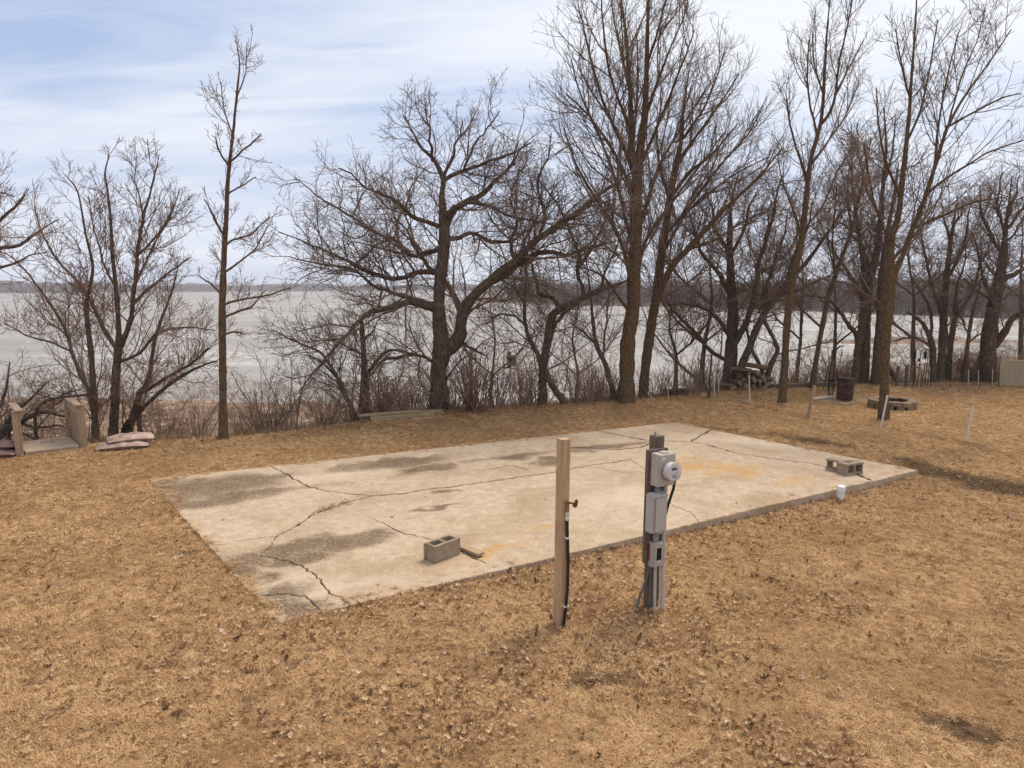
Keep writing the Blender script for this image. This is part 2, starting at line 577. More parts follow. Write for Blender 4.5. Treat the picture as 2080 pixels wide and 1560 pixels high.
# ------------------------------------------------------------------ ground sheet
def build_ground():
    xs = np.concatenate([-np.geomspace(3000, 24, 22), np.arange(-22, 22.01, 0.2), np.geomspace(24, 3000, 26)])
    ys = np.concatenate([-np.geomspace(400, 4, 12), np.arange(-2, 26.01, 0.2), np.arange(27, 120, 1.5), np.geomspace(124, 4000, 22)])
    X, Y = np.meshgrid(xs, ys)
    Z = ground_z(X, Y)
    verts = np.stack([X, Y, Z], -1).reshape(-1, 3)
    nx, ny = len(xs), len(ys)
    i, j = np.meshgrid(np.arange(nx - 1), np.arange(ny - 1))
    a = (j * nx + i).ravel()
    quads = np.stack([a, a + 1, a + 1 + nx, a + nx], -1)
    me = quads_mesh('ground', verts, quads)
    at = me.attributes.new('soil', 'FLOAT', 'POINT')
    at.data.foreach_set('value', soil_mask(X, Y).astype(np.float32).ravel())
    d = Y - edge_y(X)
    at = me.attributes.new('bank', 'FLOAT', 'POINT')
    at.data.foreach_set('value', smooth01((d - 1.0) / 5.0).astype(np.float32).ravel())
    m, nt, b = new_mat('dormant_lawn')
    geo = nt.add('ShaderNodeNewGeometry').outputs['Position']
    n1 = nt.noise(geo, 1.1, 5, 0.6)
    n2 = nt.noise(geo, 55, 4, 0.7)
    base = nt.ramp(n2, (0.30, (0.085, 0.047, 0.023)), (0.50, (0.30, 0.175, 0.083)), (0.70, (0.52, 0.32, 0.155)))
    base = nt.mix(nt.math('MULTIPLY', nt.smooth(n1, 0.42, 0.66), 0.4), base, (0.165, 0.105, 0.055))
    so = nt.add('ShaderNodeAttribute', attribute_name='soil').outputs['Fac']
    n_sl = nt.noise(geo, 16, 8, 0.8)
    soilc = nt.ramp(n_sl, (0.34, (0.018, 0.011, 0.007)), (0.52, (0.085, 0.052, 0.030)), (0.66, (0.22, 0.138, 0.078)))
    base = nt.mix(so, base, soilc)
    bk = nt.add('ShaderNodeAttribute', attribute_name='bank').outputs['Fac']
    n3 = nt.noise(geo, 0.9, 8, 0.75)
    reed = nt.ramp(n3, (0.34, (0.10, 0.064, 0.045)), (0.5, (0.25, 0.168, 0.118)), (0.64, (0.42, 0.315, 0.235)))
    base = nt.mix(bk, base, reed)
    nt.set(b.inputs['Base Color'], base)
    b.inputs['Roughness'].default_value = 1.0
    b.inputs['Specular IOR Level'].default_value = 0.05
    bn = nt.add('ShaderNodeBump', ins={'Strength': 0.7, 'Distance': 0.02, 'Height': n2})
    nt.l.new(bn.outputs[0], b.inputs['Normal'])
    o = link('ground', me, m)
    tag(o, kind='structure')


build_ground()


# ------------------------------------------------------------------ frozen lake
def build_lake():
    xs = np.concatenate([-np.geomspace(3500, 60, 18), np.linspace(-50, 50, 11), np.geomspace(60, 3500, 18)])
    ys = np.concatenate([np.linspace(24, 120, 12), np.geomspace(135, 3500, 20)])
    X, Y = np.meshgrid(xs, ys)
    verts = np.stack([X, Y, np.full_like(X, LAKE_Z)], -1).reshape(-1, 3)
    nx, ny = len(xs), len(ys)
    i, j = np.meshgrid(np.arange(nx - 1), np.arange(ny - 1))
    a = (j * nx + i).ravel()
    me = quads_mesh('frozen_lake', verts, np.stack([a, a + 1, a + 1 + nx, a + nx], -1))
    m, nt, b = new_mat('grey_lake_ice')
    geo = nt.add('ShaderNodeNewGeometry').outputs['Position']
    mpn = nt.add('ShaderNodeMapping', ins={0: geo})
    mpn.inputs['Scale'].default_value = (0.012, 0.05, 1)
    n1 = nt.noise(mpn.outputs[0], 1.3, 6, 0.6, 0.6)
    mp2 = nt.add('ShaderNodeMapping', ins={0: geo})
    mp2.inputs['Scale'].default_value = (0.05, 0.14, 1)
    mp2.inputs['Rotation'].default_value = (0, 0, R(12))
    n2 = nt.noise(mp2.outputs[0], 1.0, 5, 0.55, 1.0)
    col = nt.ramp(n1, (0.30, (0.25, 0.232, 0.215)), (0.52, (0.31, 0.29, 0.27)), (0.72, (0.39, 0.37, 0.35)))
    streak = nt.smooth(nt.math('ABSOLUTE', nt.math('SUBTRACT', n2, 0.5)), 0.016, 0.003)
    gate = nt.smooth(nt.noise(geo, 0.03, 2, 0.5), 0.44, 0.56)
    col = nt.mix(nt.math('MULTIPLY', nt.math('MULTIPLY', streak, gate), 0.75), col, (0.66, 0.63, 0.60))
    snow = nt.smooth(nt.noise(mpn.outputs[0], 0.55, 4, 0.6, 0.4), 0.54, 0.66)
    col = nt.mix(nt.math('MULTIPLY', snow, 0.35), col, (0.54, 0.505, 0.47))
    nt.set(b.inputs['Base Color'], col)
    b.inputs['Roughness'].default_value = 0.6
    b.inputs['Specular IOR Level'].default_value = 0.15
    tag(link('frozen_lake', me, m), kind='structure')


build_lake()


# ------------------------------------------------------------------ far shores
def far_land():
    m, nt, b = new_mat('far_woodland_floor')
    geo = nt.add('ShaderNodeNewGeometry').outputs['Position']
    n = nt.noise(geo, 0.06, 6, 0.7)
    nt.set(b.inputs['Base Color'], nt.ramp(n, (0.3, (0.17, 0.115, 0.095)), (0.7, (0.30, 0.21, 0.17))))
    b.inputs['Roughness'].default_value = 1.0

    def strip(name, line, depth, h, rows=6):
        verts, quads = [], []
        n = len(line)
        for r in range(rows):
            f = r / (rows - 1)
            for k, (x, y) in enumerate(line):
                L = math.hypot(x, y)
                yy = y + depth * f * y / L
                xx = x + depth * f * x / L
                zz = LAKE_Z - 0.4 + (0.0 if r == 0 else 0.9 + h * f ** 0.8 * (0.7 + 0.6 * math.sin(k * 1.7) * math.sin(k * 0.6 + 1)))
                verts.append((xx, yy, zz))
        for r in range(rows - 1):
            for k in range(n - 1):
                a = r * n + k
                quads.append((a, a + 1, a + 1 + n, a + n))
        tag(link(name, quads_mesh(name, np.array(verts), np.array(quads)), m), kind='structure')

    def at(px, D):
        az = math.atan((px - 1040) / F)
        return (D * math.sin(az), D * math.cos(az))
    strip('far_shore', [at(p, d) for p, d in zip(np.linspace(-900, 1300, 40), np.interp(np.linspace(-900, 1300, 40), [-900, 0, 700, 1300], [1100, 1300, 1750, 1700]))], 260, 5)
    pts = np.linspace(960, 3200, 44)
    D = np.interp(pts, [960, 1040, 1120, 1350, 1700, 2080, 3200], [420, 380, 330, 300, 250, 215, 170])
    strip('point_shore', [at(p, d) for p, d in zip(pts, D)], 150, 4)


far_land()


# ------------------------------------------------------------------ branch machinery
def norm(a):
    return a / np.maximum(np.linalg.norm(a, axis=-1, keepdims=True), 1e-9)


def resample(pts, rad, n):
    pts = np.asarray(pts, float); rad = np.asarray(rad, float)
    P = np.vstack([2 * pts[0] - pts[1], pts, 2 * pts[-1] - pts[-2]])
    seg = np.linalg.norm(np.diff(pts, axis=0), axis=1)
    s = np.concatenate([[0], np.cumsum(seg)])
    u = np.linspace(0, s[-1], n)
    k = np.clip(np.searchsorted(s, u, side='right') - 1, 0, len(pts) - 2)
    t = ((u - s[k]) / np.maximum(seg[k], 1e-9))[:, None]
    p0, p1, p2, p3 = P[k], P[k + 1], P[k + 2], P[k + 3]
    # tension-limited Catmull-Rom
    m1, m2 = 0.4 * (p2 - p0), 0.4 * (p3 - p1)
    out = (2 * t ** 3 - 3 * t ** 2 + 1) * p1 + (t ** 3 - 2 * t ** 2 + t) * m1 + (-2 * t ** 3 + 3 * t ** 2) * p2 + (t ** 3 - t ** 2) * m2
    return out, np.interp(u, s, rad)


def tubes(P, Rr, sides, tip=True):
    """P (N,n,3), Rr (N,n) -> verts, quads"""
    N, n, _ = P.shape
    T = np.empty_like(P)
    T[:, 1:-1] = P[:, 2:] - P[:, :-2]
    T[:, 0] = P[:, 1] - P[:, 0]
    T[:, -1] = P[:, -1] - P[:, -2]
    T = norm(T)
    main = np.abs(norm(P[:, -1] - P[:, 0]))
    ref = np.zeros((N, 3)); ref[np.arange(N), np.argmin(main, axis=1)] = 1.0
    U = norm(np.cross(T, ref[:, None, :]))
    V = np.cross(T, U)
    ang = np.arange(sides) * 2 * np.pi / sides
    verts = P[:, :, None, :] + Rr[:, :, None, None] * (np.cos(ang)[None, None, :, None] * U[:, :, None, :] + np.sin(ang)[None, None, :, None] * V[:, :, None, :])
    verts = verts.reshape(-1, 3)
    base = (np.arange(N) * n * sides)[:, None, None]
    i = np.arange(n - 1)[None, :, None] * sides
    k = np.arange(sides)[None, None, :]
    a = base + i + k
    b_ = base + i + (k + 1) % sides
    quads = np.stack([a, b_, b_ + sides, a + sides], -1).reshape(-1, 4)
    return verts, quads


def merge(parts):
    vs_, qs, off = [], [], 0
    for v, q in parts:
        vs_.append(v); qs.append(q + off); off += len(v)
    return np.concatenate(vs_), np.concatenate(qs)


def children(P, Rr, rng, spacing, t0, length, ang, up, wig, n, rk, rmin, tip_r, len_pow=0.4, droop_first=0.0, tmax=1.0, lref=None, fall=0.64):
    """spawn side branches on a set of parent paths; everything vectorised"""
    N, m, _ = P.shape
    seg = np.linalg.norm(np.diff(P, axis=1), axis=2)
    L = seg.sum(1)
    cnt = np.maximum((L * (tmax - t0) / spacing + rng.random(N)).astype(int), 0)
    idx = np.repeat(np.arange(N), cnt)
    if len(idx) == 0:
        return np.zeros((0, n, 3)), np.zeros((0, n))
    K = len(idx)
    t = t0 + (tmax - t0) * rng.random(K)
    f = t * (m - 1)
    k = np.minimum(f.astype(int), m - 2)
    w = (f - k)[:, None]
    pos = P[idx, k] * (1 - w) + P[idx, k + 1] * w
    tan = norm(P[idx, k + 1] - P[idx, k])
    pr = Rr[idx, k] * (1 - w[:, 0]) + Rr[idx, k + 1] * w[:, 0]
    rv = rng.normal(size=(K, 3))
    perp = norm(rv - (rv * tan).sum(1, keepdims=True) * tan)
    a = np.radians(rng.normal(ang, 11, K))[:, None]
    d = norm(tan * np.cos(a) + perp * np.sin(a))
    d[:, 2] -= droop_first
    d = norm(d)
    rel = (L[idx] / (lref or L.mean())) ** len_pow
    ln = length * rel * (1.12 - fall * t) * rng.uniform(0.55, 1.35, K)
    out = np.empty((K, n, 3)); out[:, 0] = pos
    step = (ln / (n - 1))[:, None]
    for q in range(1, n):
        d = norm(d + wig * rng.normal(size=(K, 3)) + np.array([0, 0, up]))
        out[:, q] = out[:, q - 1] + d * step
    r0 = np.clip(ln * rk, rmin, np.maximum(pr * 0.75, rmin))
    taper = np.linspace(1, 0, n)[None, :]
    Rn = tip_r + (r0 - tip_r)[:, None].clip(0) * taper ** 0.8
    return out, Rn


STYLES = {
    # l1: (spacing, t0, length, angle, up, wiggle, thickness) ...
    'oak':   dict(l1=(0.205, 0.10, 1.80, 48, 0.06, 0.22, 0.0118), l2=(0.145, 0.10, 0.80, 48, 0.05, 0.26, 0.0098), l3=(0.125, 0.10, 0.33, 46, 0.05, 0.26), wob=0.04),
    'maple': dict(l1=(0.215, 0.10, 1.90, 38, 0.12, 0.09, 0.0098), l2=(0.165, 0.12, 0.80, 40, 0.10, 0.13, 0.0092), l3=(0.150, 0.15, 0.34, 42, 0.08, 0.17), wob=0.012),
    'slim':  dict(l1=(0.185, 0.12, 1.50, 42, 0.12, 0.12, 0.0100), l2=(0.145, 0.12, 0.70, 43, 0.09, 0.16, 0.0092), l3=(0.120, 0.12, 0.30, 44, 0.07, 0.19), wob=0.015),
    'scrub': dict(l1=(0.180, 0.10, 1.45, 45, 0.08, 0.20, 0.0105), l2=(0.150, 0.12, 0.66, 46, 0.06, 0.24, 0.0092), l3=(0.130, 0.12, 0.30, 46, 0.05, 0.26), wob=0.028),
}


def build_tree(name, label, traces, Y, style, bark, twig, seed, depth_k=0.55, dens=1.0, trunk_t0=0.35, len_k=1.0, root=None, limb_from=1, cat='tree', group=None, foot=True, twig_r=0.0038, fall=0.64):
    """traces[0] is the stem, the others limbs: [(px, py, width_px), ...]; limbs run out of the photo plane by a slope of their own"""
    rng = np.random.default_rng(seed)
    st = STYLES[style]
    base = None
    paths = []
    for ti, tr in enumerate(traces):
        slope = 0.0
        dy0 = 0.0
        if isinstance(tr, tuple):
            tr, dy0, slope = tr
        elif ti >= limb_from:
            slope = float(rng.choice([-1, 1]) * rng.uniform(0.15, 1.0) * depth_k)
        pts, rad = [], []
        acc = 0.0
        last = None
        for (px, py, w) in tr:
            if last is not None:
                acc += math.hypot(px - last[0], py - last[1]) * Y / F
            last = (px, py)
            p = gy(px, py, Y + dy0 + slope * acc)
            pts.append(p); rad.append(max(w, 1.0) * 0.5 * (Y * 1.02) / F)
        if ti == 0 or (foot and tr[0][1] > 740):
            z = gz_at(pts[0].x, pts[0].y)
            if pts[0].z > z - 0.05:
                pts.insert(0, Vector((pts[0].x, pts[0].y, z - 0.12))); rad.insert(0, rad[0] * 1.32)
            rad[1] *= 1.05
        n = max(8, int(len(pts) * 4.0))
        P, Rr = resample([tuple(p) for p in pts], rad, n)
        amp = st['wob'] * (1.0 if ti >= limb_from else 0.35)
        wob = np.cumsum(rng.normal(size=P.shape), axis=0) * amp * 0.5
        wob -= np.linspace(0, 1, n)[:, None] * wob[-1]
        P = P + wob * np.array([1, 1, 0.8])
        paths.append((P, np.maximum(Rr, 0.004), ti))
    b0 = paths[0][0][0]
    t = empty(name, tuple(b0))
    tag(t, label, cat, group)
    org = b0[None, :]
    mb, mtw = M[bark], M[twig]
    # stem and limbs: each a part
    for P, Rr, ti in paths:
        s = 12 if Rr[0] > 0.09 else (8 if Rr[0] > 0.03 else 6)
        nr = len(Rr)
        bump = 1 + 0.06 * rng.normal(size=nr)
        v, q = tubes((P - org)[None], (Rr * bump)[None], s)
        link('trunk' if ti < limb_from else 'limb', quads_mesh(name + '_wood', v, q), mb, t)
    # crown: resample all to a common count, then three orders of branches
    stems = [(P, Rr) for P, Rr, ti in paths if ti < limb_from]
    limbs = [(P, Rr) for P, Rr, ti in paths if ti >= limb_from]
    m = 24

    def pack(lst):
        return (np.stack([resample(P, Rr, m)[0] for P, Rr in lst]), np.stack([resample(P, Rr, m)[1] for P, Rr in lst]))
    s1 = st['l1']
    sets = []
    if stems:
        P, Rr = pack(stems)
        sets.append(children(P, Rr, rng, s1[0] / dens, trunk_t0, s1[2] * len_k, s1[3], s1[4], s1[5], 7, s1[6], 0.005, 0.0038, 0.2, fall=fall))
    if limbs:
        P, Rr = pack(limbs)
        sets.append(children(P, Rr, rng, s1[0] / dens, s1[1], s1[2] * len_k, s1[3], s1[4], s1[5], 7, s1[6], 0.005, 0.0038, 0.35))
    P1 = np.concatenate([a for a, b_ in sets]); R1 = np.concatenate([b_ for a, b_ in sets])
    s2, s3 = st['l2'], st['l3']
    P2, R2 = children(P1, R1, rng, s2[0] / dens, s2[1], s2[2] * len_k, s2[3], s2[4], s2[5], 5, s2[6], 0.004, twig_r, 0.5)
    if limbs:
        # short spurs straight off the limbs
        Pl, Rl = pack(limbs)
        Px, Rx = children(Pl, Rl, rng, 0.2 / dens, 0.25, 0.42 * len_k, 55, s2[4], s2[5], 5, 0.010, 0.004, twig_r, 0.1)
        P2 = np.concatenate([P2, Px]); R2 = np.concatenate([R2, Rx])
    P3, R3 = children(P2, R2, rng, s3[0] / dens, s3[1], s3[2] * len_k, s3[3], s3[4], s3[5], 3, 0.010, twig_r, twig_r * 0.8, 0.5)
    o3 = org[None]
    if len(P1):
        v, q = tubes(P1 - o3, R1, 4)
        link('branches', quads_mesh(name + '_branches', v, q), mtw, t)['kind'] = 'stuff'
        v, q = merge([tubes(P2 - o3, R2, 3)] + ([tubes(P3 - o3, R3, 3)] if len(P3) else []))
        link('crown', quads_mesh(name + '_crown', v, q), mtw, t)['kind'] = 'stuff'
    return t


def copy_tree(root, loc, rz=0.0, scale=1.0, label=None, group=None):
    r = root.copy(); COL.objects.link(r)
    r.location = loc; r.rotation_euler = (0, 0, rz); r.scale = (scale, scale, scale)
    if label: r['label'] = label
    if group: r['group'] = group
    for ch in list(root.children):
        c = ch.copy(); COL.objects.link(c); c.parent = r
        for g in list(ch.children):
            d = g.copy(); COL.objects.link(d); d.parent = c
    return r


# ------------------------------------------------------------------ the trees on the bluff edge
T = {}
T['oak'] = build_tree('oak_tree', 'big spreading bare oak with forked trunk behind the stacked planks', [
    [(893, 832, 37), (893, 790, 35), (894, 745, 35), (899, 705, 36), (893, 651, 27), (894, 584, 23), (903, 494, 23), (900, 449, 18), (895, 400, 12), (899, 365, 10), (880, 325, 8), (855, 300, 6), (830, 255, 3), (818, 232, 2)],
    ([(903, 712, 28), (930, 680, 26), (939, 629, 22), (962, 597, 19), (998, 570, 16), (1047, 530, 14), (1096, 490, 12), (1140, 460, 10), (1201, 404, 9), (1258, 365, 5), (1300, 340, 2)], 0, -0.15),
    [(989, 580, 12), (1030, 552, 11), (1070, 520, 10), (1108, 508, 9), (1151, 515, 7), (1187, 505, 6), (1251, 490, 3)],
    [(890, 632, 13), (872, 622, 12), (832, 611, 11), (791, 622, 11), (755, 633, 10), (728, 660, 8), (688, 700, 6), (648, 750, 4), (607, 795, 2)],
    [(893, 550, 12), (854, 552, 10), (809, 564, 9), (751, 559, 8), (697, 530, 6), (630, 503, 4), (567, 472, 2)],
    [(900, 500, 12), (845, 521, 9), (805, 494, 8), (755, 472, 6), (697, 431, 5), (643, 391, 3), (598, 359, 2)],
    [(901, 462, 11), (881, 458, 9), (850, 445, 8), (809, 413, 7), (755, 391, 5), (719, 359, 3), (688, 341, 2)],
    [(892, 622, 10), (872, 618, 9), (818, 597, 9), (764, 579, 7), (711, 539, 6), (652, 534, 4), (585, 521, 2)],
    [(885, 742, 9), (874, 741, 8), (850, 725, 7), (809, 723, 6), (778, 727, 5), (755, 759, 3), (745, 785, 2)],
    [(930, 690, 8), (944, 700, 6), (958, 708, 5), (975, 722, 3), (992, 728, 2)],
    [(940, 625, 13), (915, 578, 10), (880, 545, 8), (850, 500, 6), (830, 470, 4), (800, 440, 2)],
    [(908, 484, 11), (926, 481, 9), (953, 467, 8), (989, 485, 7), (1029, 485, 6), (1060, 467, 5), (1120, 440, 2)],
    [(903, 446, 12), (930, 425, 9), (962, 418, 8), (1011, 427, 6), (1056, 449, 5), (1120, 455, 2)],
    [(902, 460, 15), (928, 428, 13), (960, 405, 11), (990, 392, 10), (1030, 355, 7), (1060, 300, 3)],
    [(899, 368, 9), (944, 346, 7), (989, 328, 6), (1034, 310, 5), (1078, 290, 2)],
    [(880, 325, 6), (872, 285, 5), (868, 250, 3), (862, 222, 2)],
    [(899, 365, 7), (915, 320, 5), (930, 280, 4), (940, 245, 2)],
    [(944, 346, 5), (970, 300, 4), (1000, 255, 3), (1015, 225, 2)],
    [(1047, 530, 9), (1040, 490, 7), (1052, 450, 5), (1040, 400, 4), (1055, 340, 2)],
    [(1096, 490, 8), (1105, 440, 6), (1095, 380, 5), (1110, 320, 3), (1120, 270, 2)],
], 17.1, 'oak', 'bark_oak', 'twig', 1, depth_k=0.6, trunk_t0=0.5, dens=0.98)

T['maple'] = build_tree('maple_tree', 'tallest bare maple with thick straight trunk rising out of the picture', [
    [(1272, 816, 36), (1274, 760, 32), (1276, 695, 30), (1287, 623, 27), (1289, 551, 26), (1293, 480, 25), (1294, 408, 24), (1296, 354, 22), (1301, 311, 16), (1311, 228, 13), (1314, 130, 9), (1316, 52, 7), (1317, 0, 5), (1318, -90, 2)],
    ([(1295, 362, 17), (1283, 332, 15), (1280, 249, 12), (1278, 171, 9), (1270, 78, 6), (1260, 0, 4), (1255, -70, 2)], 0, 0.1),
    [(1288, 600, 9), (1266, 501, 8), (1244, 454, 7), (1223, 422, 6), (1201, 386, 5), (1170, 330, 4), (1145, 260, 2)],
    [(1291, 520, 9), (1276, 465, 8), (1266, 418, 7), (1248, 354, 6), (1215, 270, 4), (1180, 190, 3), (1160, 120, 2)],
    [(1282, 335, 8), (1250, 260, 7), (1220, 190, 5), (1195, 100, 4), (1180, 30, 2)],
    [(1281, 260, 7), (1255, 200, 5), (1235, 130, 4), (1225, 50, 3), (1222, -20, 2)],
    [(1292, 565, 9), (1309, 494, 8), (1334, 451, 7), (1359, 418, 6), (1420, 340, 4), (1470, 270, 2)],
    [(1295, 475, 9), (1320, 400, 8), (1345, 330, 6), (1385, 260, 5), (1430, 190, 3), (1460, 150, 2)],
    [(1300, 335, 8), (1330, 270, 6), (1360, 200, 5), (1390, 120, 3), (1410, 60, 2)],
    [(1311, 235, 7), (1335, 160, 5), (1365, 90, 3), (1390, 30, 2), (1402, -25, 2)],
    [(1290, 440, 8), (1270, 360, 6), (1240, 300, 5), (1200, 240, 4), (1150, 190, 2)],
    [(1278, 170, 6), (1262, 110, 4), (1245, 40, 3), (1238, -30, 2)],
    [(1314, 130, 6), (1335, 70, 4), (1350, 10, 3), (1358, -40, 2)],
    [(1284, 640, 8), (1255, 600, 6), (1225, 560, 5), (1195, 545, 3), (1165, 540, 2)],
    [(1294, 420, 7), (1285, 330, 6), (1290, 250, 5), (1296, 170, 4), (1295, 80, 2)],
], 18.2, 'maple', 'bark_maple', 'twig', 2, depth_k=0.6, trunk_t0=0.33, dens=0.9)

T['maple_b'] = build_tree('maple_tree', 'bare tree leaning right close behind the tallest maple', [
    [(1306, 802, 19), (1312, 731, 19), (1323, 659, 19), (1334, 598, 18), (1345, 515, 17), (1354, 454, 15), (1363, 390, 14), (1373, 336, 12), (1384, 285, 9), (1386, 240, 7), (1392, 190, 4), (1400, 140, 2)],
    [(1318, 690, 14), (1330, 625, 13), (1359, 551, 12), (1395, 508, 11), (1431, 469, 9), (1467, 429, 7), (1530, 370, 5), (1590, 300, 2)],
    [(1363, 400, 8), (1400, 350, 7), (1450, 310, 4), (1500, 250, 2)],
    [(1345, 520, 7), (1390, 440, 6), (1440, 390, 4), (1500, 350, 3), (1560, 320, 2)],
    [(1373, 335, 7), (1420, 270, 5), (1470, 200, 3), (1500, 150, 2)],
    [(1360, 400, 7), (1340, 340, 5), (1335, 270, 4), (1345, 200, 2)],
    [(1384, 285, 6), (1430, 220, 4), (1455, 160, 3), (1470, 110, 2)],
    [(1350, 480, 7), (1400, 420, 6), (1460, 340, 4), (1520, 270, 3), (1550, 215, 2)],
    [(1395, 508, 6), (1450, 490, 5), (1510, 450, 4), (1580, 420, 2)],
], 19.6, 'maple', 'bark_maple', 'twig', 3, dens=0.85, trunk_t0=0.4)

T['bent'] = build_tree('scrub_tree', 'crooked bare tree bending right just right of the birdhouse', [
    [(1101, 822, 19), (1102, 749, 15), (1111, 695, 17), (1115, 659, 16), (1126, 634, 14), (1158, 616, 13), (1187, 603, 12), (1223, 587, 9), (1258, 576, 6), (1273, 569, 3)],
    [(1111, 705, 9), (1122, 688, 9), (1133, 659, 8), (1154, 634, 7), (1178, 612, 5)],
    [(1187, 605, 9), (1183, 580, 8), (1172, 551, 8), (1176, 515, 7), (1162, 472, 6), (1144, 436, 5), (1126, 404, 4), (1090, 360, 2)],
    [(1135, 627, 9), (1122, 605, 8), (1097, 594, 7), (1093, 573, 6), (1083, 548, 4), (1065, 500, 2)],
    [(1102, 748, 11), (1083, 702, 9), (1068, 663, 8), (1065, 616, 6), (1068, 559, 5), (1060, 480, 3), (1045, 400, 2)],
    ([(1149, 824, 14), (1128, 788, 13), (1113, 762, 12), (1105, 742, 9)], -0.15, 0.12),
    [(1172, 551, 6), (1205, 500, 5), (1230, 450, 3), (1240, 400, 2)],
    [(1068, 663, 5), (1040, 640, 4), (1010, 640, 3), (985, 660, 2)],
    [(1223, 587, 6), (1230, 550, 5), (1250, 510, 3), (1262, 470, 2)],
], 18.0, 'scrub', 'bark_oak', 'twig', 4, trunk_t0=0.45)

T['bent2'] = build_tree('scrub_tree', 'thin bare leaning stem left of the tallest maple trunk', [
    [(1248, 808, 11), (1230, 742, 10), (1212, 702, 9), (1205, 652, 7), (1201, 612, 5), (1193, 550, 3), (1185, 490, 2)],
    [(1225, 730, 5), (1230, 690, 4), (1236, 640, 3), (1240, 580, 2)],
    [(1212, 702, 5), (1180, 670, 4), (1160, 655, 2)],
], 18.6, 'scrub', 'bark_grey', 'twig', 5, len_k=0.8)

T['oak2'] = build_tree('oak_tree', 'bare oak with thick short trunk directly behind the log pile', [
    [(1481, 768, 26), (1486, 706, 24), (1490, 641, 22), (1485, 587, 18), (1481, 515, 14), (1483, 444, 9), (1485, 405, 5), (1500, 350, 2)],
    [(1490, 700, 14), (1506, 673, 13), (1521, 652, 12), (1535, 605, 10), (1538, 558, 9), (1553, 501, 8), (1564, 444, 6), (1574, 405, 4), (1592, 350, 2)],
    [(1478, 735, 9), (1474, 731, 8), (1442, 709, 8), (1409, 673, 7), (1377, 641, 5), (1359, 620, 3)],
    [(1482, 685, 8), (1463, 652, 8), (1431, 627, 7), (1388, 616, 5), (1359, 618, 3)],
    [(1487, 600, 10), (1460, 550, 8), (1430, 510, 6), (1410, 460, 4), (1395, 420, 2)],
    [(1483, 520, 8), (1510, 470, 6), (1520, 420, 4), (1540, 380, 2)],
    [(1538, 558, 6), (1570, 540, 5), (1600, 510, 4), (1625, 470, 2)],
    [(1481, 515, 7), (1455, 460, 5), (1450, 420, 4), (1430, 380, 2)],
], 21.4, 'oak', 'bark_oak', 'twig', 6, trunk_t0=0.4, dens=0.95)

T['lean'] = build_tree('oak_tree', 'dark bare tree leaning far right out of the log pile', [
    [(1503, 752, 16), (1521, 706, 15), (1538, 663, 14), (1557, 630, 13), (1582, 598, 12), (1602, 569, 11), (1640, 530, 8), (1690, 460, 5), (1740, 390, 2)],
    ([(1549, 757, 9), (1535, 724, 8), (1521, 688, 6), (1512, 650, 3)], 0.2, 0.1),
    ([(1560, 750, 11), (1575, 720, 10), (1567, 681, 8), (1557, 652, 7), (1560, 580, 4), (1580, 500, 2)], 0.3, 0.1),
    [(1557, 632, 8), (1550, 590, 7), (1570, 540, 6), (1590, 480, 4), (1600, 430, 2)],
    [(1602, 569, 7), (1610, 520, 5), (1640, 460, 4), (1650, 410, 2)],
    [(1582, 598, 6), (1630, 590, 5), (1670, 570, 3), (1700, 560, 2)],
], 21.0, 'oak', 'bark_oak', 'twig', 7, trunk_t0=0.4, dens=0.9)

T['slim'] = build_tree('maple_tree', 'slender straight maple on the lawn between log pile and barrel', [
    [(1589, 814, 18), (1594, 738, 14), (1599, 652, 14), (1610, 565, 14), (1624, 508, 13), (1631, 464, 12), (1644, 337, 9), (1657, 286, 8), (1667, 244, 7), (1672, 192, 6), (1675, 130, 5), (1680, 52, 3), (1688, -15, 2)],
    [(1665, 255, 6), (1685, 228, 6), (1698, 187, 5), (1706, 119, 4), (1722, 52, 3), (1732, -20, 2)],
    [(1628, 480, 6), (1610, 420, 5), (1590, 370, 3), (1580, 320, 2)],
    [(1640, 370, 6), (1620, 310, 4), (1605, 250, 3), (1598, 200, 2)],
    [(1644, 340, 6), (1680, 290, 4), (1715, 240, 3), (1745, 170, 2)],
    [(1660, 275, 5), (1645, 210, 4), (1640, 150, 3), (1643, 80, 2)],
    [(1630, 470, 5), (1670, 420, 4), (1700, 350, 3), (1730, 300, 2)],
    [(1672, 192, 4), (1655, 130, 3), (1650, 70, 2)],
    [(1698, 187, 4), (1728, 130, 3), (1755, 80, 2)],
], 18.2, 'maple', 'bark_maple', 'twig', 8, len_k=0.75, trunk_t0=0.42, dens=0.95, depth_k=0.7)

T['slim2'] = build_tree('maple_tree', 'thin brown trunk leaning right between slender maple and black trellis', [
    [(1650, 782, 12), (1657, 738, 10), (1670, 666, 10), (1685, 594, 9), (1696, 565, 8), (1708, 528, 8), (1731, 464, 6), (1750, 380, 4), (1762, 300, 2)],
    [(1696, 565, 5), (1690, 500, 4), (1695, 430, 3), (1700, 380, 2)],
    [(1731, 464, 5), (1720, 400, 4), (1725, 340, 2)],
    [(1670, 666, 5), (1640, 640, 4), (1620, 620, 2)],
], 20.9, 'slim', 'bark_maple', 'twig', 9, trunk_t0=0.4, dens=0.9)

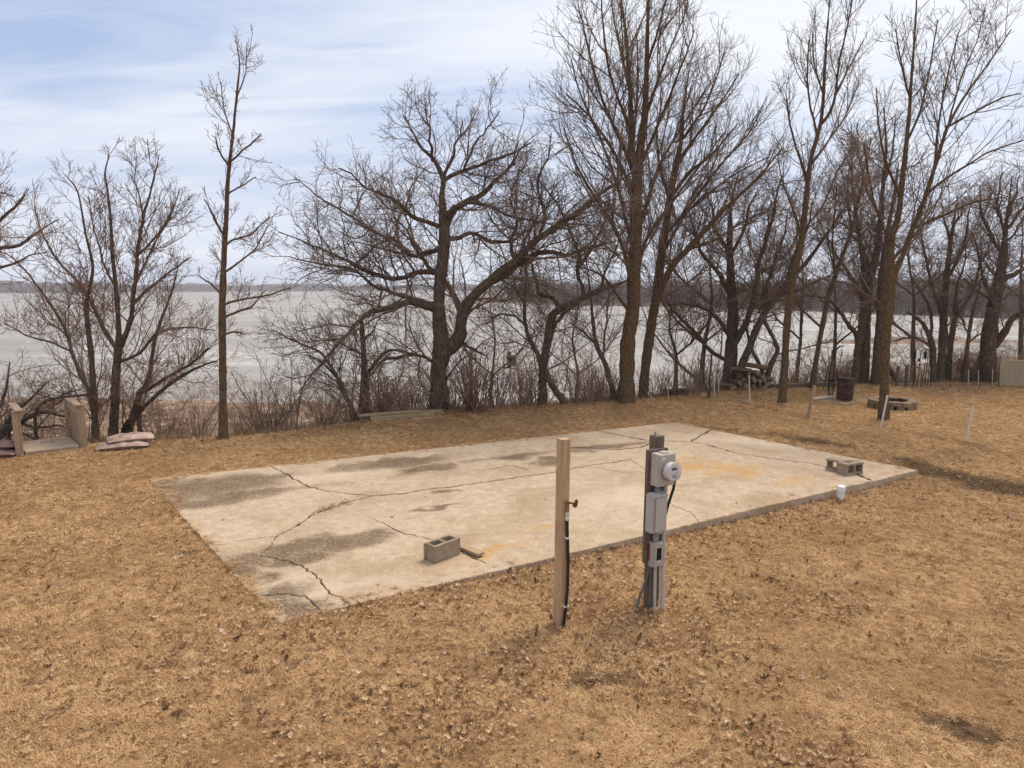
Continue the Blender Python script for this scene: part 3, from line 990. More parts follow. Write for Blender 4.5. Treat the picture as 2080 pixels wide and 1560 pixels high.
T['cluster'] = build_tree('oak_tree', 'clump of three thick bare trunks behind the rusty barrel', [
    [(1736, 776, 17), (1742, 724, 15), (1751, 666, 14), (1757, 594, 12), (1754, 536, 11), (1745, 479, 8), (1735, 400, 5), (1730, 320, 2)],
    ([(1752, 776, 23), (1755, 710, 20), (1760, 623, 17), (1771, 551, 15), (1786, 493, 13), (1789, 450, 11), (1795, 380, 8), (1800, 300, 5), (1795, 220, 2)], 0.2, 0.05),
    ([(1779, 776, 22), (1784, 710, 19), (1788, 652, 16), (1792, 560, 14), (1802, 480, 10), (1815, 400, 6), (1825, 330, 2)], -0.2, -0.1),
    [(1744, 700, 9), (1739, 681, 9), (1719, 652, 8), (1699, 623, 6), (1675, 605, 4), (1640, 600, 2)],
    [(1757, 620, 10), (1748, 603, 9), (1728, 568, 8), (1708, 536, 6), (1685, 499, 4), (1660, 440, 2)],
    [(1771, 551, 8), (1750, 480, 6), (1740, 420, 5), (1760, 340, 3), (1770, 280, 2)],
    [(1789, 450, 7), (1760, 380, 5), (1745, 310, 3), (1742, 250, 2)],
    [(1792, 560, 8), (1830, 510, 6), (1860, 470, 4), (1890, 430, 2)],
    [(1795, 380, 5), (1815, 310, 4), (1820, 240, 2)],
], 22.0, 'oak', 'bark_oak', 'twig', 10, limb_from=3, trunk_t0=0.35, dens=0.85)

T['near_maple'] = build_tree('maple_tree', 'tall forked maple standing on the lawn in front of the stone fire pit', [
    [(1795, 850, 23), (1796, 810, 18), (1797, 767, 17), (1800, 681, 18), (1806, 623, 18), (1811, 565, 17), (1810, 536, 14), (1812, 479, 13), (1825, 440, 11), (1833, 363, 10), (1844, 260, 7), (1851, 156, 5), (1859, 52, 3), (1862, -20, 2)],
    ([(1811, 572, 13), (1820, 548, 12), (1834, 513, 11), (1852, 464, 9), (1872, 415, 8), (1898, 337, 7), (1924, 260, 6), (1960, 192, 4), (2007, 130, 3), (2054, 60, 2)], 0, -0.1),
    [(1865, 430, 6), (1890, 385, 6), (1960, 337, 4), (2012, 306, 3), (2085, 283, 2)],
    [(1830, 400, 6), (1800, 330, 4), (1785, 250, 3), (1780, 180, 2)],
    [(1840, 290, 6), (1870, 220, 4), (1890, 130, 3), (1905, 40, 2)],
    [(1898, 337, 6), (1905, 260, 4), (1920, 170, 3), (1945, 70, 2)],
    [(1810, 500, 5), (1780, 430, 4), (1765, 360, 3), (1755, 290, 2)],
    [(1848, 200, 4), (1830, 130, 3), (1820, 60, 2)],
    [(1924, 260, 5), (1975, 230, 4), (2030, 200, 3), (2075, 190, 2)],
    [(1852, 464, 6), (1910, 440, 5), (1975, 410, 4), (2040, 400, 2)],
    [(1924, 260, 4), (1950, 160, 3), (1985, 80, 2), (2000, 20, 2)],
    [(1804, 640, 4), (1780, 610, 4), (1755, 620, 3), (1740, 650, 2)],
], 15.8, 'maple', 'bark_maple', 'twig', 12, len_k=0.72, trunk_t0=0.45, dens=0.9, depth_k=0.65)

T['right_clump'] = build_tree('scrub_tree', 'clump of grey bare stems behind the bird feeders', [
    [(1909, 779, 15), (1912, 724, 15), (1915, 689, 17), (1915, 637, 13), (1921, 565, 11), (1927, 508, 9), (1933, 464, 6), (1945, 400, 2)],
    ([(1924, 779, 13), (1930, 710, 11), (1938, 652, 10), (1953, 623, 9), (1976, 588, 6), (1990, 530, 3), (1995, 490, 2)], 0.2, 0.1),
    ([(1897, 778, 13), (1895, 724, 12), (1892, 695, 12), (1878, 663, 8), (1858, 643, 6), (1843, 635, 3)], -0.2, 0.1),
    [(1891, 705, 5), (1886, 701, 4), (1858, 686, 4), (1832, 688, 3), (1810, 695, 2)],
    [(1915, 640, 8), (1895, 590, 6), (1880, 530, 5), (1870, 470, 3), (1872, 420, 2)],
    [(1921, 565, 7), (1950, 520, 5), (1965, 470, 4), (1970, 420, 2)],
    [(1892, 695, 7), (1890, 640, 6), (1870, 590, 4), (1850, 560, 2)],
    [(1938, 652, 6), (1945, 590, 5), (1960, 540, 3), (1962, 500, 2)],
    [(1930, 490, 5), (1918, 450, 4), (1912, 410, 2)],
    [(1933, 464, 4), (1948, 440, 3), (1955, 405, 2)],
], 22.6, 'scrub', 'bark_grey', 'twig', 13, limb_from=3, trunk_t0=0.3, dens=0.95)

T['right_big'] = build_tree('oak_tree', 'thick dark bare oak beside the tan fence at the right edge', [
    [(2006, 779, 33), (2009, 710, 30), (2016, 652, 26), (2028, 580, 22), (2039, 522, 15), (2044, 464, 8), (2050, 410, 4), (2055, 360, 1.5)],
    [(2020, 705, 15), (2030, 692, 14), (2048, 658, 12), (2077, 635, 9), (2120, 600, 6), (2160, 570, 2)],
    [(2030, 575, 12), (2045, 560, 11), (2062, 551, 9), (2085, 535, 7), (2120, 495, 3), (2135, 470, 2)],
    [(2016, 655, 8), (2008, 609, 7), (1979, 588, 5), (1961, 571, 3), (1940, 550, 2)],
    [(2039, 522, 9), (2015, 480, 7), (1995, 430, 5), (1990, 380, 2)],
    [(2045, 464, 7), (2075, 420, 5), (2095, 370, 3), (2100, 340, 2)],
    [(2022, 615, 8), (2000, 560, 6), (1985, 510, 4), (1975, 470, 2)],
    [(2045, 470, 6), (2032, 430, 4), (2030, 390, 3), (2036, 350, 2)],
    [(2047, 440, 5), (2062, 400, 4), (2068, 360, 2)],
    [(2042, 490, 6), (2062, 465, 4), (2078, 440, 2)],
], 22.3, 'oak', 'bark_oak', 'twig', 14, trunk_t0=0.35, dens=0.9)

T['right_thin'] = build_tree('scrub_tree', 'thin bare stem between the grey clump and the thick oak at right', [
    [(1961, 779, 9), (1967, 695, 7), (1976, 637, 6), (1987, 594, 4), (2000, 540, 2)],
    [(1970, 680, 4), (1955, 650, 3), (1945, 620, 2)],
    [(1967, 695, 4), (1990, 680, 3), (2010, 675, 2)],
], 22.1, 'scrub', 'bark_grey', 'twig', 15, len_k=0.8)

T['lone'] = build_tree('lone_tree', 'tall narrow bare tree with one straight stem right of the mulch bags', [
    [(454, 888, 21), (453, 830, 16), (453, 760, 15), (451, 651, 14), (453, 542, 11), (458, 454, 9), (460, 402, 8), (465, 340, 7), (475, 250, 5), (482, 180, 4), (487, 130, 2.5), (480, 85, 1)],
    [(453, 645, 5), (480, 635, 5), (515, 620, 4), (540, 590, 2)],
    [(454, 555, 5), (480, 535, 4), (520, 505, 3), (545, 460, 2)],
    [(456, 500, 5), (475, 485, 4), (510, 475, 3), (548, 440, 2)],
    [(452, 600, 5), (430, 580, 4), (405, 560, 2)],
    [(456, 480, 5), (435, 440, 4), (415, 405, 2)],
    [(452, 680, 4), (475, 675, 4), (498, 680, 2)],
    [(461, 395, 4), (490, 380, 3), (520, 360, 2)],
    [(466, 330, 4), (500, 300, 3), (530, 275, 2)],
    [(465, 340, 4), (445, 310, 3), (438, 280, 2)],
    [(472, 270, 3), (455, 220, 2), (447, 165, 1.5)],
    [(480, 195, 3), (497, 150, 2), (502, 85, 1.5)],
    [(453, 620, 5), (490, 610, 4), (545, 600, 3), (590, 585, 2)],
], 13.75, 'slim', 'bark_maple', 'twig_red', 16, len_k=0.38, trunk_t0=0.25, dens=1.3, depth_k=0.9, fall=0.98)

T['left'] = build_tree('bushy_tree', 'bare many-stemmed tree behind the mulch bags, spreading widest at left', [
    [(231, 882, 17), (234, 820, 16), (236, 760, 16), (240, 716, 15), (242, 672, 10), (236, 585, 8), (229, 520, 7), (225, 454, 6), (220, 398, 4), (214, 350, 3), (222, 315, 1.5)],
    ([(194, 899, 13), (190, 803, 12), (183, 716, 10), (174, 629, 8), (177, 603, 7), (188, 542, 5), (174, 476, 4), (157, 389, 3), (131, 354, 1.5)], -0.5, 0.05),
    ([(262, 877, 15), (283, 803, 12), (301, 773, 9), (314, 694, 7), (327, 651, 6), (349, 594, 4), (362, 542, 2)], 0.3, 0.1),
    [(241, 706, 11), (248, 694, 10), (262, 651, 9), (270, 585, 8), (279, 520, 7), (288, 467, 6), (296, 424, 5), (301, 411, 4), (314, 358, 3), (323, 315, 1.5)],
    [(292, 445, 4), (283, 400, 3), (275, 367, 2), (277, 315, 1.5)],
    [(239, 714, 9), (214, 672, 8), (188, 616, 8), (161, 576, 6), (113, 524, 5), (83, 463, 3), (70, 424, 2)],
    [(266, 622, 7), (305, 585, 5), (349, 550, 4), (384, 524, 2)],
    ([(186, 812, 8), (161, 751, 7), (146, 707, 7), (131, 659, 6), (100, 611, 5), (65, 563, 4), (26, 524, 3), (0, 511, 2)], -0.5, 0.3),
    ([(148, 714, 4), (100, 694, 4), (52, 681, 3), (9, 655, 2)], -0.5, 0.3),
    ([(186, 812, 5), (144, 805, 4), (100, 808, 3), (65, 795, 2)], -0.5, -0.3),
    ([(280, 806, 9), (292, 795, 8), (340, 764, 6), (384, 738, 5), (423, 707, 4)], 0.3, -0.3),
    ([(250, 873, 9), (305, 816, 8), (349, 777, 7), (401, 747, 5), (440, 733, 2)], 0.2, -0.2),
    [(238, 740, 7), (248, 733, 6), (288, 716, 6), (327, 672, 5), (392, 664, 3), (436, 672, 2)],
    [(236, 580, 5), (210, 540, 4), (195, 480, 3), (180, 400, 2)],
    [(279, 520, 5), (310, 490, 4), (345, 440, 3), (365, 385, 2)],
    [(270, 585, 5), (300, 530, 4), (330, 470, 3), (350, 420, 2)],
], 14.9, 'slim', 'bark_grey', 'twig_red', 17, limb_from=3, len_k=0.74, trunk_t0=0.3, dens=1.2, depth_k=0.7)

T['stub'] = build_tree('scrub_tree', 'small dark broken-topped tree just left of the big oak', [
    [(737, 834, 16), (740, 741, 12), (736, 670, 9), (735, 652, 6)],
    [(746, 772, 8), (760, 745, 7), (773, 727, 6), (796, 714, 5), (832, 718, 3)],
    ([(719, 838, 11), (701, 799, 9), (675, 754, 6), (648, 714, 5), (585, 683, 3), (550, 668, 2)], -0.2, 0.2),
    ([(713, 830, 8), (688, 777, 6), (655, 735, 4), (620, 720, 2)], 0.3, 0.1),
    [(740, 720, 5), (715, 705, 4), (690, 690, 3), (660, 690, 2)],
    [(738, 690, 4), (752, 675, 4), (765, 660, 2)],
], 16.5, 'scrub', 'bark_oak', 'twig', 18, trunk_t0=0.5, len_k=0.85, dens=1.1)

T['offleft'] = build_tree('lakeside_tree', 'bare tree at the left picture edge reaching branches in from outside', [
    [(-95, 905, 24), (-92, 800, 22), (-85, 700, 20), (-72, 600, 17), (-66, 520, 14), (-75, 440, 10), (-85, 350, 7), (-80, 270, 3)],
    [(-70, 560, 10), (-30, 520, 9), (0, 503, 8), (40, 497, 6), (80, 470, 4), (120, 445, 2)],
    [(-68, 530, 9), (-30, 480, 7), (5, 440, 5), (35, 415, 3), (50, 395, 2)],
    [(-66, 520, 9), (-40, 430, 6), (-15, 380, 4), (0, 330, 2)],
    [(-72, 600, 8), (-110, 540, 7), (-150, 480, 4), (-170, 430, 2)],
    [(-60, 545, 7), (10, 540, 5), (55, 520, 3), (95, 512, 2)],
    [(-70, 450, 6), (-40, 400, 5), (-5, 390, 4), (30, 400, 2)],
], 13.0, 'slim', 'bark_grey', 'twig_red', 19, len_k=0.6, dens=0.8)

T['lowleft'] = build_tree('fallen_branchy_shrub', 'low dark branchy growth sprawling behind the wooden stair head', [
    [(-10, 895, 15), (20, 868, 13), (50, 850, 10), (90, 838, 7), (130, 846, 5), (158, 838, 3)],
    [(15, 870, 8), (40, 830, 7), (70, 800, 5), (100, 775, 2)],
    [(40, 856, 7), (80, 868, 6), (125, 864, 4), (150, 872, 2)],
    [(-20, 880, 9), (0, 830, 7), (15, 780, 5), (20, 735, 2)],
    [(70, 842, 6), (95, 812, 5), (130, 800, 4), (165, 790, 2)],
    [(20, 868, 6), (55, 880, 5), (85, 905, 3)],
    [(0, 830, 6), (-30, 790, 5), (-40, 750, 3)],
], 14.6, 'oak', 'bark_oak', 'twig', 20, trunk_t0=0.2, len_k=0.72, dens=0.85, cat='shrub')


# a few stems further down the bank, seen between the trunks
def generic_tree(name, label, px, Y, top_py, w, seed, style='scrub', lean=0, **kw):
    b = gy(px, 700, Y)
    bz = gz_at(b.x, Y)
    d = Vector((b.x, Y, bz)) - Vector((0, 0, CAM_H))
    zc = d.y * CP - d.z * SP
    yb = 780 - F * (d.y * SP + d.z * CP) / zc
    rng = random.Random(seed)
    tr = []
    n = 7
    xk = px
    for i in range(n):
        f = i / (n - 1)
        tr.append((px + lean * f + rng.uniform(-9, 9) * (i > 0), yb + (top_py - yb) * f, max(1.5, w * (1 - f) ** 1.35)))
    traces = [tr]
    for k in range(rng.randint(7, 9)):
        f = rng.uniform(0.3, 0.9)
        i0 = int(f * (n - 1))
        x0, y0, w0 = tr[i0]
        side = rng.choice([-1, 1])
        L = (yb - top_py) * rng.uniform(0.25, 0.42)
        traces.append([(x0, y0, w0 * .6), (x0 + side * L * .35, y0 - L * .3, w0 * .45), (x0 + side * L * .62, y0 - L * .68, w0 * .3), (x0 + side * L * .78, y0 - L * 1.05, 1.5)])
    return build_tree(name, label, traces, Y, style, 'bark_grey', 'twig', seed, depth_k=0.8, foot=False, **kw)


generic_tree('bank_tree', 'bare sapling on the bank between birdhouse and big oak', 1003, 21.5, 480, 9, 31, dens=0.8)
generic_tree('bank_tree', 'bare bank tree filling the gap between the leaning maple and log pile oak', 1425, 24.5, 380, 15, 32, lean=25, dens=0.8)
generic_tree('bank_tree', 'slender bare bank tree just right of the leaning maple base', 1372, 22.0, 520, 12, 33, lean=-18, dens=0.8)
generic_tree('bank_tree', 'bare bank tree behind the slender lawn maple', 1615, 25.0, 420, 11, 34, lean=15, dens=0.8)
generic_tree('bank_tree', 'bare bank tree between thick trunk clump and grey feeder clump', 1850, 27.0, 350, 14, 35, dens=0.8)
generic_tree('bank_tree', 'bare bank tree partly hidden behind thick oak at right edge', 2062, 26.0, 400, 15, 36, lean=10, dens=0.8)
generic_tree('bank_tree', 'bare bank tree behind the barrel, left of thick trunk clump', 1700, 26.0, 420, 12, 37, lean=-20, dens=0.8)
generic_tree('bank_tree', 'small bare bank tree right of the crooked tree, left of the maples', 1165, 23.0, 470, 9, 38, lean=10, dens=0.75)


# ------------------------------------------------------------------ shrubs along the bluff edge
def make_shrub(name, seed, stems, h, spread, twig, lift=0.2):
    rng = np.random.default_rng(seed)
    n = 7
    a = rng.uniform(0, 2 * np.pi, stems)
    r = rng.uniform(0.02, 0.16, stems) * spread
    P = np.empty((stems, n, 3)); P[:, 0] = np.stack([r * np.cos(a), r * np.sin(a), np.full(stems, -0.15)], 1)
    tilt = rng.uniform(0.05, 0.75, stems) * spread
    d = norm(np.stack([np.cos(a) * tilt, np.sin(a) * tilt, np.ones(stems)], 1))
    L = h * rng.uniform(0.55, 1.1, stems)
    for q in range(1, n):
        d = norm(d + 0.10 * rng.normal(size=(stems, 3)) + np.array([0, 0, 0.04]))
        P[:, q] = P[:, q - 1] + d * (L / (n - 1))[:, None]
    Rr = (0.0045 + 0.009 * (L / h))[:, None] * np.linspace(1, 0.25, n)[None]
    P2, R2 = children(P, Rr, rng, 0.13, lift, 0.42, 40, 0.06, 0.14, 5, 0.009, 0.003, 0.0028, 0.3)
    P3, R3 = children(P2, R2, rng, 0.12, 0.2, 0.18, 42, 0.05, 0.18, 3, 0.009, 0.0028, 0.0025, 0.3)
    t = empty(name)
    v, q = tubes(P, Rr, 5)
    link('stems', quads_mesh(name + '_stems', v, q), M[twig], t)
    v, q = merge([tubes(P2, R2, 3), tubes(P3, R3, 3)])
    link('twigs', quads_mesh(name + '_twigs', v, q), M[twig], t)
    return t


SHRUB_SPOTS = [
    # px, py on the lawn level, extra distance beyond, kind, scale, label
    (330, 880, 1.2, 0, 1.0, 'bare shrub right behind the stacked mulch bags'),
    (395, 880, 1.6, 1, 0.95, 'bare shrub between the mulch bags and the tall narrow tree'),
    (505, 880, 1.4, 2, 0.9, 'low bare shrub just right of the tall narrow tree'),
    (560, 872, 1.8, 1, 0.9, 'bare shrub midway between tall narrow tree and broken-topped tree'),
    (600, 868, 0.8, 3, 1.35, 'open bare sapling shrub left of the broken-topped tree'),
    (660, 862, 0.6, 0, 1.0, 'bare shrub at the left foot of the broken-topped tree'),
    (772, 850, 1.0, 1, 1.25, 'tall bare shrub between broken-topped tree and big oak'),
    (800, 848, 0.6, 2, 1.1, 'twiggy bare shrub behind the middle of the stacked planks'),
    (838, 842, 0.9, 0, 1.2, 'bare shrub close to the left side of the oak trunk'),
    (925, 838, 0.5, 2, 1.1, 'bare shrub close to the right side of the oak trunk'),
    (968, 834, 0.1, 4, 1.25, 'dense reddish fan-shaped shrub left of the birdhouse'),
    (1010, 832, 0.5, 1, 1.15, 'thin bare shrub directly left of the birdhouse pole'),
    (1062, 828, 0.6, 0, 1.1, 'bare shrub directly right of the birdhouse pole'),
    (1085, 824, 1.5, 1, 1.2, 'bare shrub behind the foot of the crooked tree'),
    (1170, 822, 0.7, 2, 1.2, 'bare shrub right of the crooked tree'),
    (1205, 818, 0.6, 0, 1.15, 'bare shrub left of the thin leaning stem'),
    (1232, 816, 1.2, 1, 1.2, 'bare shrub between the thin leaning stem and tallest maple'),
    (1335, 806, 0.6, 2, 1.0, 'bare shrub right of the leaning maple base'),
    (1398, 803, 0.2, 5, 1.05, 'bare arching shrub right of the low board stack'),
    (1425, 795, 1.3, 0, 1.1, 'bare shrub behind the rusty bent pole'),
    (1455, 788, 1.6, 1, 1.1, 'bare shrub at the left end of the log pile'),
    (1625, 782, 1.2, 0, 0.9, 'bare shrub behind the timber edging left of the trellis'),
    (1690, 780, 2.0, 2, 1.0, 'bare shrub behind the black trellis'),
    (1960, 780, 1.0, 4, 0.9, 'reddish bare shrub behind the wire fence'),
    (1985, 780, 1.2, 2, 1.0, 'bare shrub left of the thick oak at right edge'),
    (2050, 780, 1.8, 1, 1.1, 'bare shrub rising behind the tan fence'),
    (120, 905, 2.6, 0, 1.0, 'bare shrub down the bank behind the wooden stair head'),
    (40, 905, 2.4, 2, 0.9, 'bare shrub down the bank at the left picture edge'),
]
protos = [make_shrub('shrub', 101, 26, 1.45, 1.0, 'twig_pale'), make_shrub('shrub', 102, 20, 1.75, 0.8, 'twig_pale'), make_shrub('shrub', 103, 32, 1.25, 1.2, 'twig_pale'),
          make_shrub('shrub', 104, 6, 1.8, 0.6, 'twig'), make_shrub('shrub', 105, 60, 1.4, 0.95, 'twig_red', 0.35), make_shrub('shrub', 106, 12, 1.6, 1.5, 'twig')]
used = set()
for i, (px, py, ex, k, sc, lab) in enumerate(SHRUB_SPOTS):
    p = gz(px, py)
    dd = Vector((p.x, p.y, 0)).normalized()
    x, y = p.x + dd.x * ex, p.y + dd.y * ex
    loc = (x, y, gz_at(x, y))
    rz = random.uniform(0, 6.28)
    if k in used:
        o = copy_tree(protos[k], loc, rz, sc)
    else:
        o = protos[k]; used.add(k)
        o.location = loc; o.rotation_euler = (0, 0, rz); o.scale = (sc,) * 3
    tag(o, lab, 'shrub', 'bare shrubs along the bluff edge')


# ------------------------------------------------------------------ instanced scatter (grass, leaves, far woods)
def scatter(name, pts, rot, scl, idx, variants, kind='stuff', label=None, cat=None):
    """one object: point mesh + geometry nodes that set a variant on every point"""
    col = bpy.data.collections.new(name + '_kinds')
    for k, (me, mat) in enumerate(variants):
        o = bpy.data.objects.new(f'{name}_kind_{k:02d}', me)
        if mat is not None and len(me.materials) == 0: me.materials.append(mat)
        col.objects.link(o)
    me = bpy.data.meshes.new(name)
    n = len(pts)
    me.vertices.add(n)
    me.vertices.foreach_set('co', np.ascontiguousarray(pts, np.float32).ravel())
    a = me.attributes.new('rot', 'FLOAT_VECTOR', 'POINT'); a.data.foreach_set('vector', np.ascontiguousarray(rot, np.float32).ravel())
    a = me.attributes.new('scl', 'FLOAT', 'POINT'); a.data.foreach_set('value', np.ascontiguousarray(scl, np.float32))
    a = me.attributes.new('idx', 'INT', 'POINT'); a.data.foreach_set('value', np.ascontiguousarray(idx, np.int32))
    ob = link(name, me, None)
    ng = bpy.data.node_groups.new(name + '_nodes', 'GeometryNodeTree')
    ng.interface.new_socket('Geometry', in_out='INPUT', socket_type='NodeSocketGeometry')
    ng.interface.new_socket('Geometry', in_out='OUTPUT', socket_type='NodeSocketGeometry')
    gi = ng.nodes.new('NodeGroupInput'); go = ng.nodes.new('NodeGroupOutput')
    ci = ng.nodes.new('GeometryNodeCollectionInfo')
    ci.inputs['Collection'].default_value = col
    ci.inputs['Separate Children'].default_value = True
    ci.inputs['Reset Children'].default_value = True
    iop = ng.nodes.new('GeometryNodeInstanceOnPoints')
    iop.inputs['Pick Instance'].default_value = True

    def attr(nm, ty):
        nd = ng.nodes.new('GeometryNodeInputNamedAttribute'); nd.data_type = ty
        nd.inputs['Name'].default_value = nm
        return nd.outputs['Attribute']
    e2r = ng.nodes.new('FunctionNodeEulerToRotation')
    ng.links.new(attr('rot', 'FLOAT_VECTOR'), e2r.inputs[0])
    ng.links.new(gi.outputs[0], iop.inputs['Points'])
    ng.links.new(ci.outputs[0], iop.inputs['Instance'])
    ng.links.new(attr('idx', 'INT'), iop.inputs['Instance Index'])
    ng.links.new(e2r.outputs[0], iop.inputs['Rotation'])
    ng.links.new(attr('scl', 'FLOAT'), iop.inputs['Scale'])
    ng.links.new(iop.outputs[0], go.inputs[0])
    md = ob.modifiers.new('scatter', 'NODES'); md.node_group = ng
    tag(ob, label, cat, kind=kind)
    return ob


def inst_mat(name, stops, rough=0.9, patch=None, spec=0.1, trans=0.0):
    m, nt, b = new_mat(name)
    oi = nt.add('ShaderNodeObjectInfo')
    col = nt.ramp(oi.outputs['Random'], *stops)
    if patch:
        geo = nt.add('ShaderNodeNewGeometry').outputs['Position']
        n = nt.noise(geo, patch[0], 4, 0.6)
        col = nt.mix(nt.math('MULTIPLY', nt.smooth(n, 0.42, 0.66), patch[2]), col, patch[1])
        n_s = nt.noise(geo, 4.5, 5, 0.7)
        col = nt.mix(nt.math('MULTIPLY', nt.smooth(n_s, 0.54, 0.68), 0.62), col, tuple(x * 0.42 for x in patch[1]))
    nt.set(b.inputs['Base Color'], col)
    b.inputs['Roughness'].default_value = rough
    b.inputs['Specular IOR Level'].default_value = spec
    if trans > 0:
        tr = nt.add('ShaderNodeBsdfTranslucent', ins={'Color': col})
        mx_ = nt.add('ShaderNodeMixShader', ins={0: trans})
        nt.l.new(b.outputs[0], mx_.inputs[1]); nt.l.new(tr.outputs[0], mx_.inputs[2])
        nt.l.new(mx_.outputs[0], nt.n['Material Output'].inputs['Surface'])
    return m


def blades_mesh(name, seed, n, spread, lmin, lmax, width, flat):
    rng = np.random.default_rng(seed)
    verts, quads = [], []
    for i in range(n):
        bx, by = rng.normal(0, spread, 2)
        a = rng.uniform(0, 2 * np.pi)
        L = rng.uniform(lmin, lmax)
        el = np.clip(rng.normal(flat, 0.3), 0.05, 1.5)
        dx, dy, dz = math.cos(a) * math.cos(el), math.sin(a) * math.cos(el), math.sin(el)
        px_, py_ = -math.sin(a) * width * 0.5, math.cos(a) * width * 0.5
        bend = rng.uniform(0.0, 0.5) * L
        k = len(verts)
        z0 = rng.uniform(-0.006, 0.008)
        m1 = (bx + dx * L * .55, by + dy * L * .55, z0 + dz * L * .55)
        tp = (bx + dx * L + math.cos(a + .6) * bend * .2, by + dy * L + math.sin(a + .6) * bend * .2, max(0.002, z0 + dz * L - bend * .4))
        verts += [(bx - px_, by - py_, z0), (bx + px_, by + py_, z0), (m1[0] + px_ * .8, m1[1] + py_ * .8, m1[2]), (m1[0] - px_ * .8, m1[1] - py_ * .8, m1[2]),
                  (tp[0] + px_ * .2, tp[1] + py_ * .2, tp[2]), (tp[0] - px_ * .2, tp[1] - py_ * .2, tp[2])]
        quads += [(k, k + 1, k + 2, k + 3), (k + 3, k + 2, k + 4, k + 5)]
    return quads_mesh(name, np.array(verts), np.array(quads), smooth=False)


def leaf_mesh(name, seed):
    """a curled, lobed dry oak leaf about 9 cm long"""
    rng = np.random.default_rng(seed)
    L = 0.090
    prof = [(0.0, .002), (.14, .004), (.24, .020), (.31, .026), (.36, .007), (.48, .030), (.54, .031), (.60, .008), (.70, .024), (.77, .021), (.83, .007), (.92, .013), (1.0, .003)]
    cu, cv, tw = rng.uniform(0.2, 1.2), rng.uniform(0.2, 1.3), rng.uniform(-1.0, 1.0)
    verts, quads = [], []
    for (t, w) in prof:
        x = (t - .5) * L
        a = tw * (t - .5)
        zc = cu * 0.045 * (2 * (t - .5)) ** 2 + rng.normal(0, .003)
        for s_ in (-1, 0, 1):
            ww = w * rng.uniform(.7, 1.25)
            roll = cv * (0.5 + 0.5 * t)
            yy = s_ * ww * math.cos(min(roll * .8, 1.2))
            zz = abs(s_) * ww * math.sin(min(roll * .8, 1.2)) + rng.normal(0, .0025)
            verts.append((x + abs(s_) * rng.uniform(-.003, .006), yy * math.cos(a) - zz * math.sin(a) * .6, zc + zz * math.cos(a) + yy * math.sin(a) + .004))
    for i in range(len(prof) - 1):
        k = i * 3
        quads += [(k, k + 1, k + 4, k + 3), (k + 1, k + 2, k + 5, k + 4)]
    return quads_mesh(name, np.array(verts), np.array(quads), smooth=False)


def in_view(x, y, margin=1.0):
    """generous footprint: the photographed field plus a good step to either side"""
    return (y > 2.2) & (np.abs(x) < 0.80 * y + 1.5 + margin)


def sample_lawn(rng, n_near, d_power, ymin=2.6, ymax=23.0):
    # more per square metre close by: the radius is drawn so that density falls with distance
    u = rng.random(n_near)
    y = ymin * (ymax / ymin) ** (u ** d_power)
    x = (rng.random(n_near) * 2 - 1) * (0.80 * y + 1.5)
    return x, y


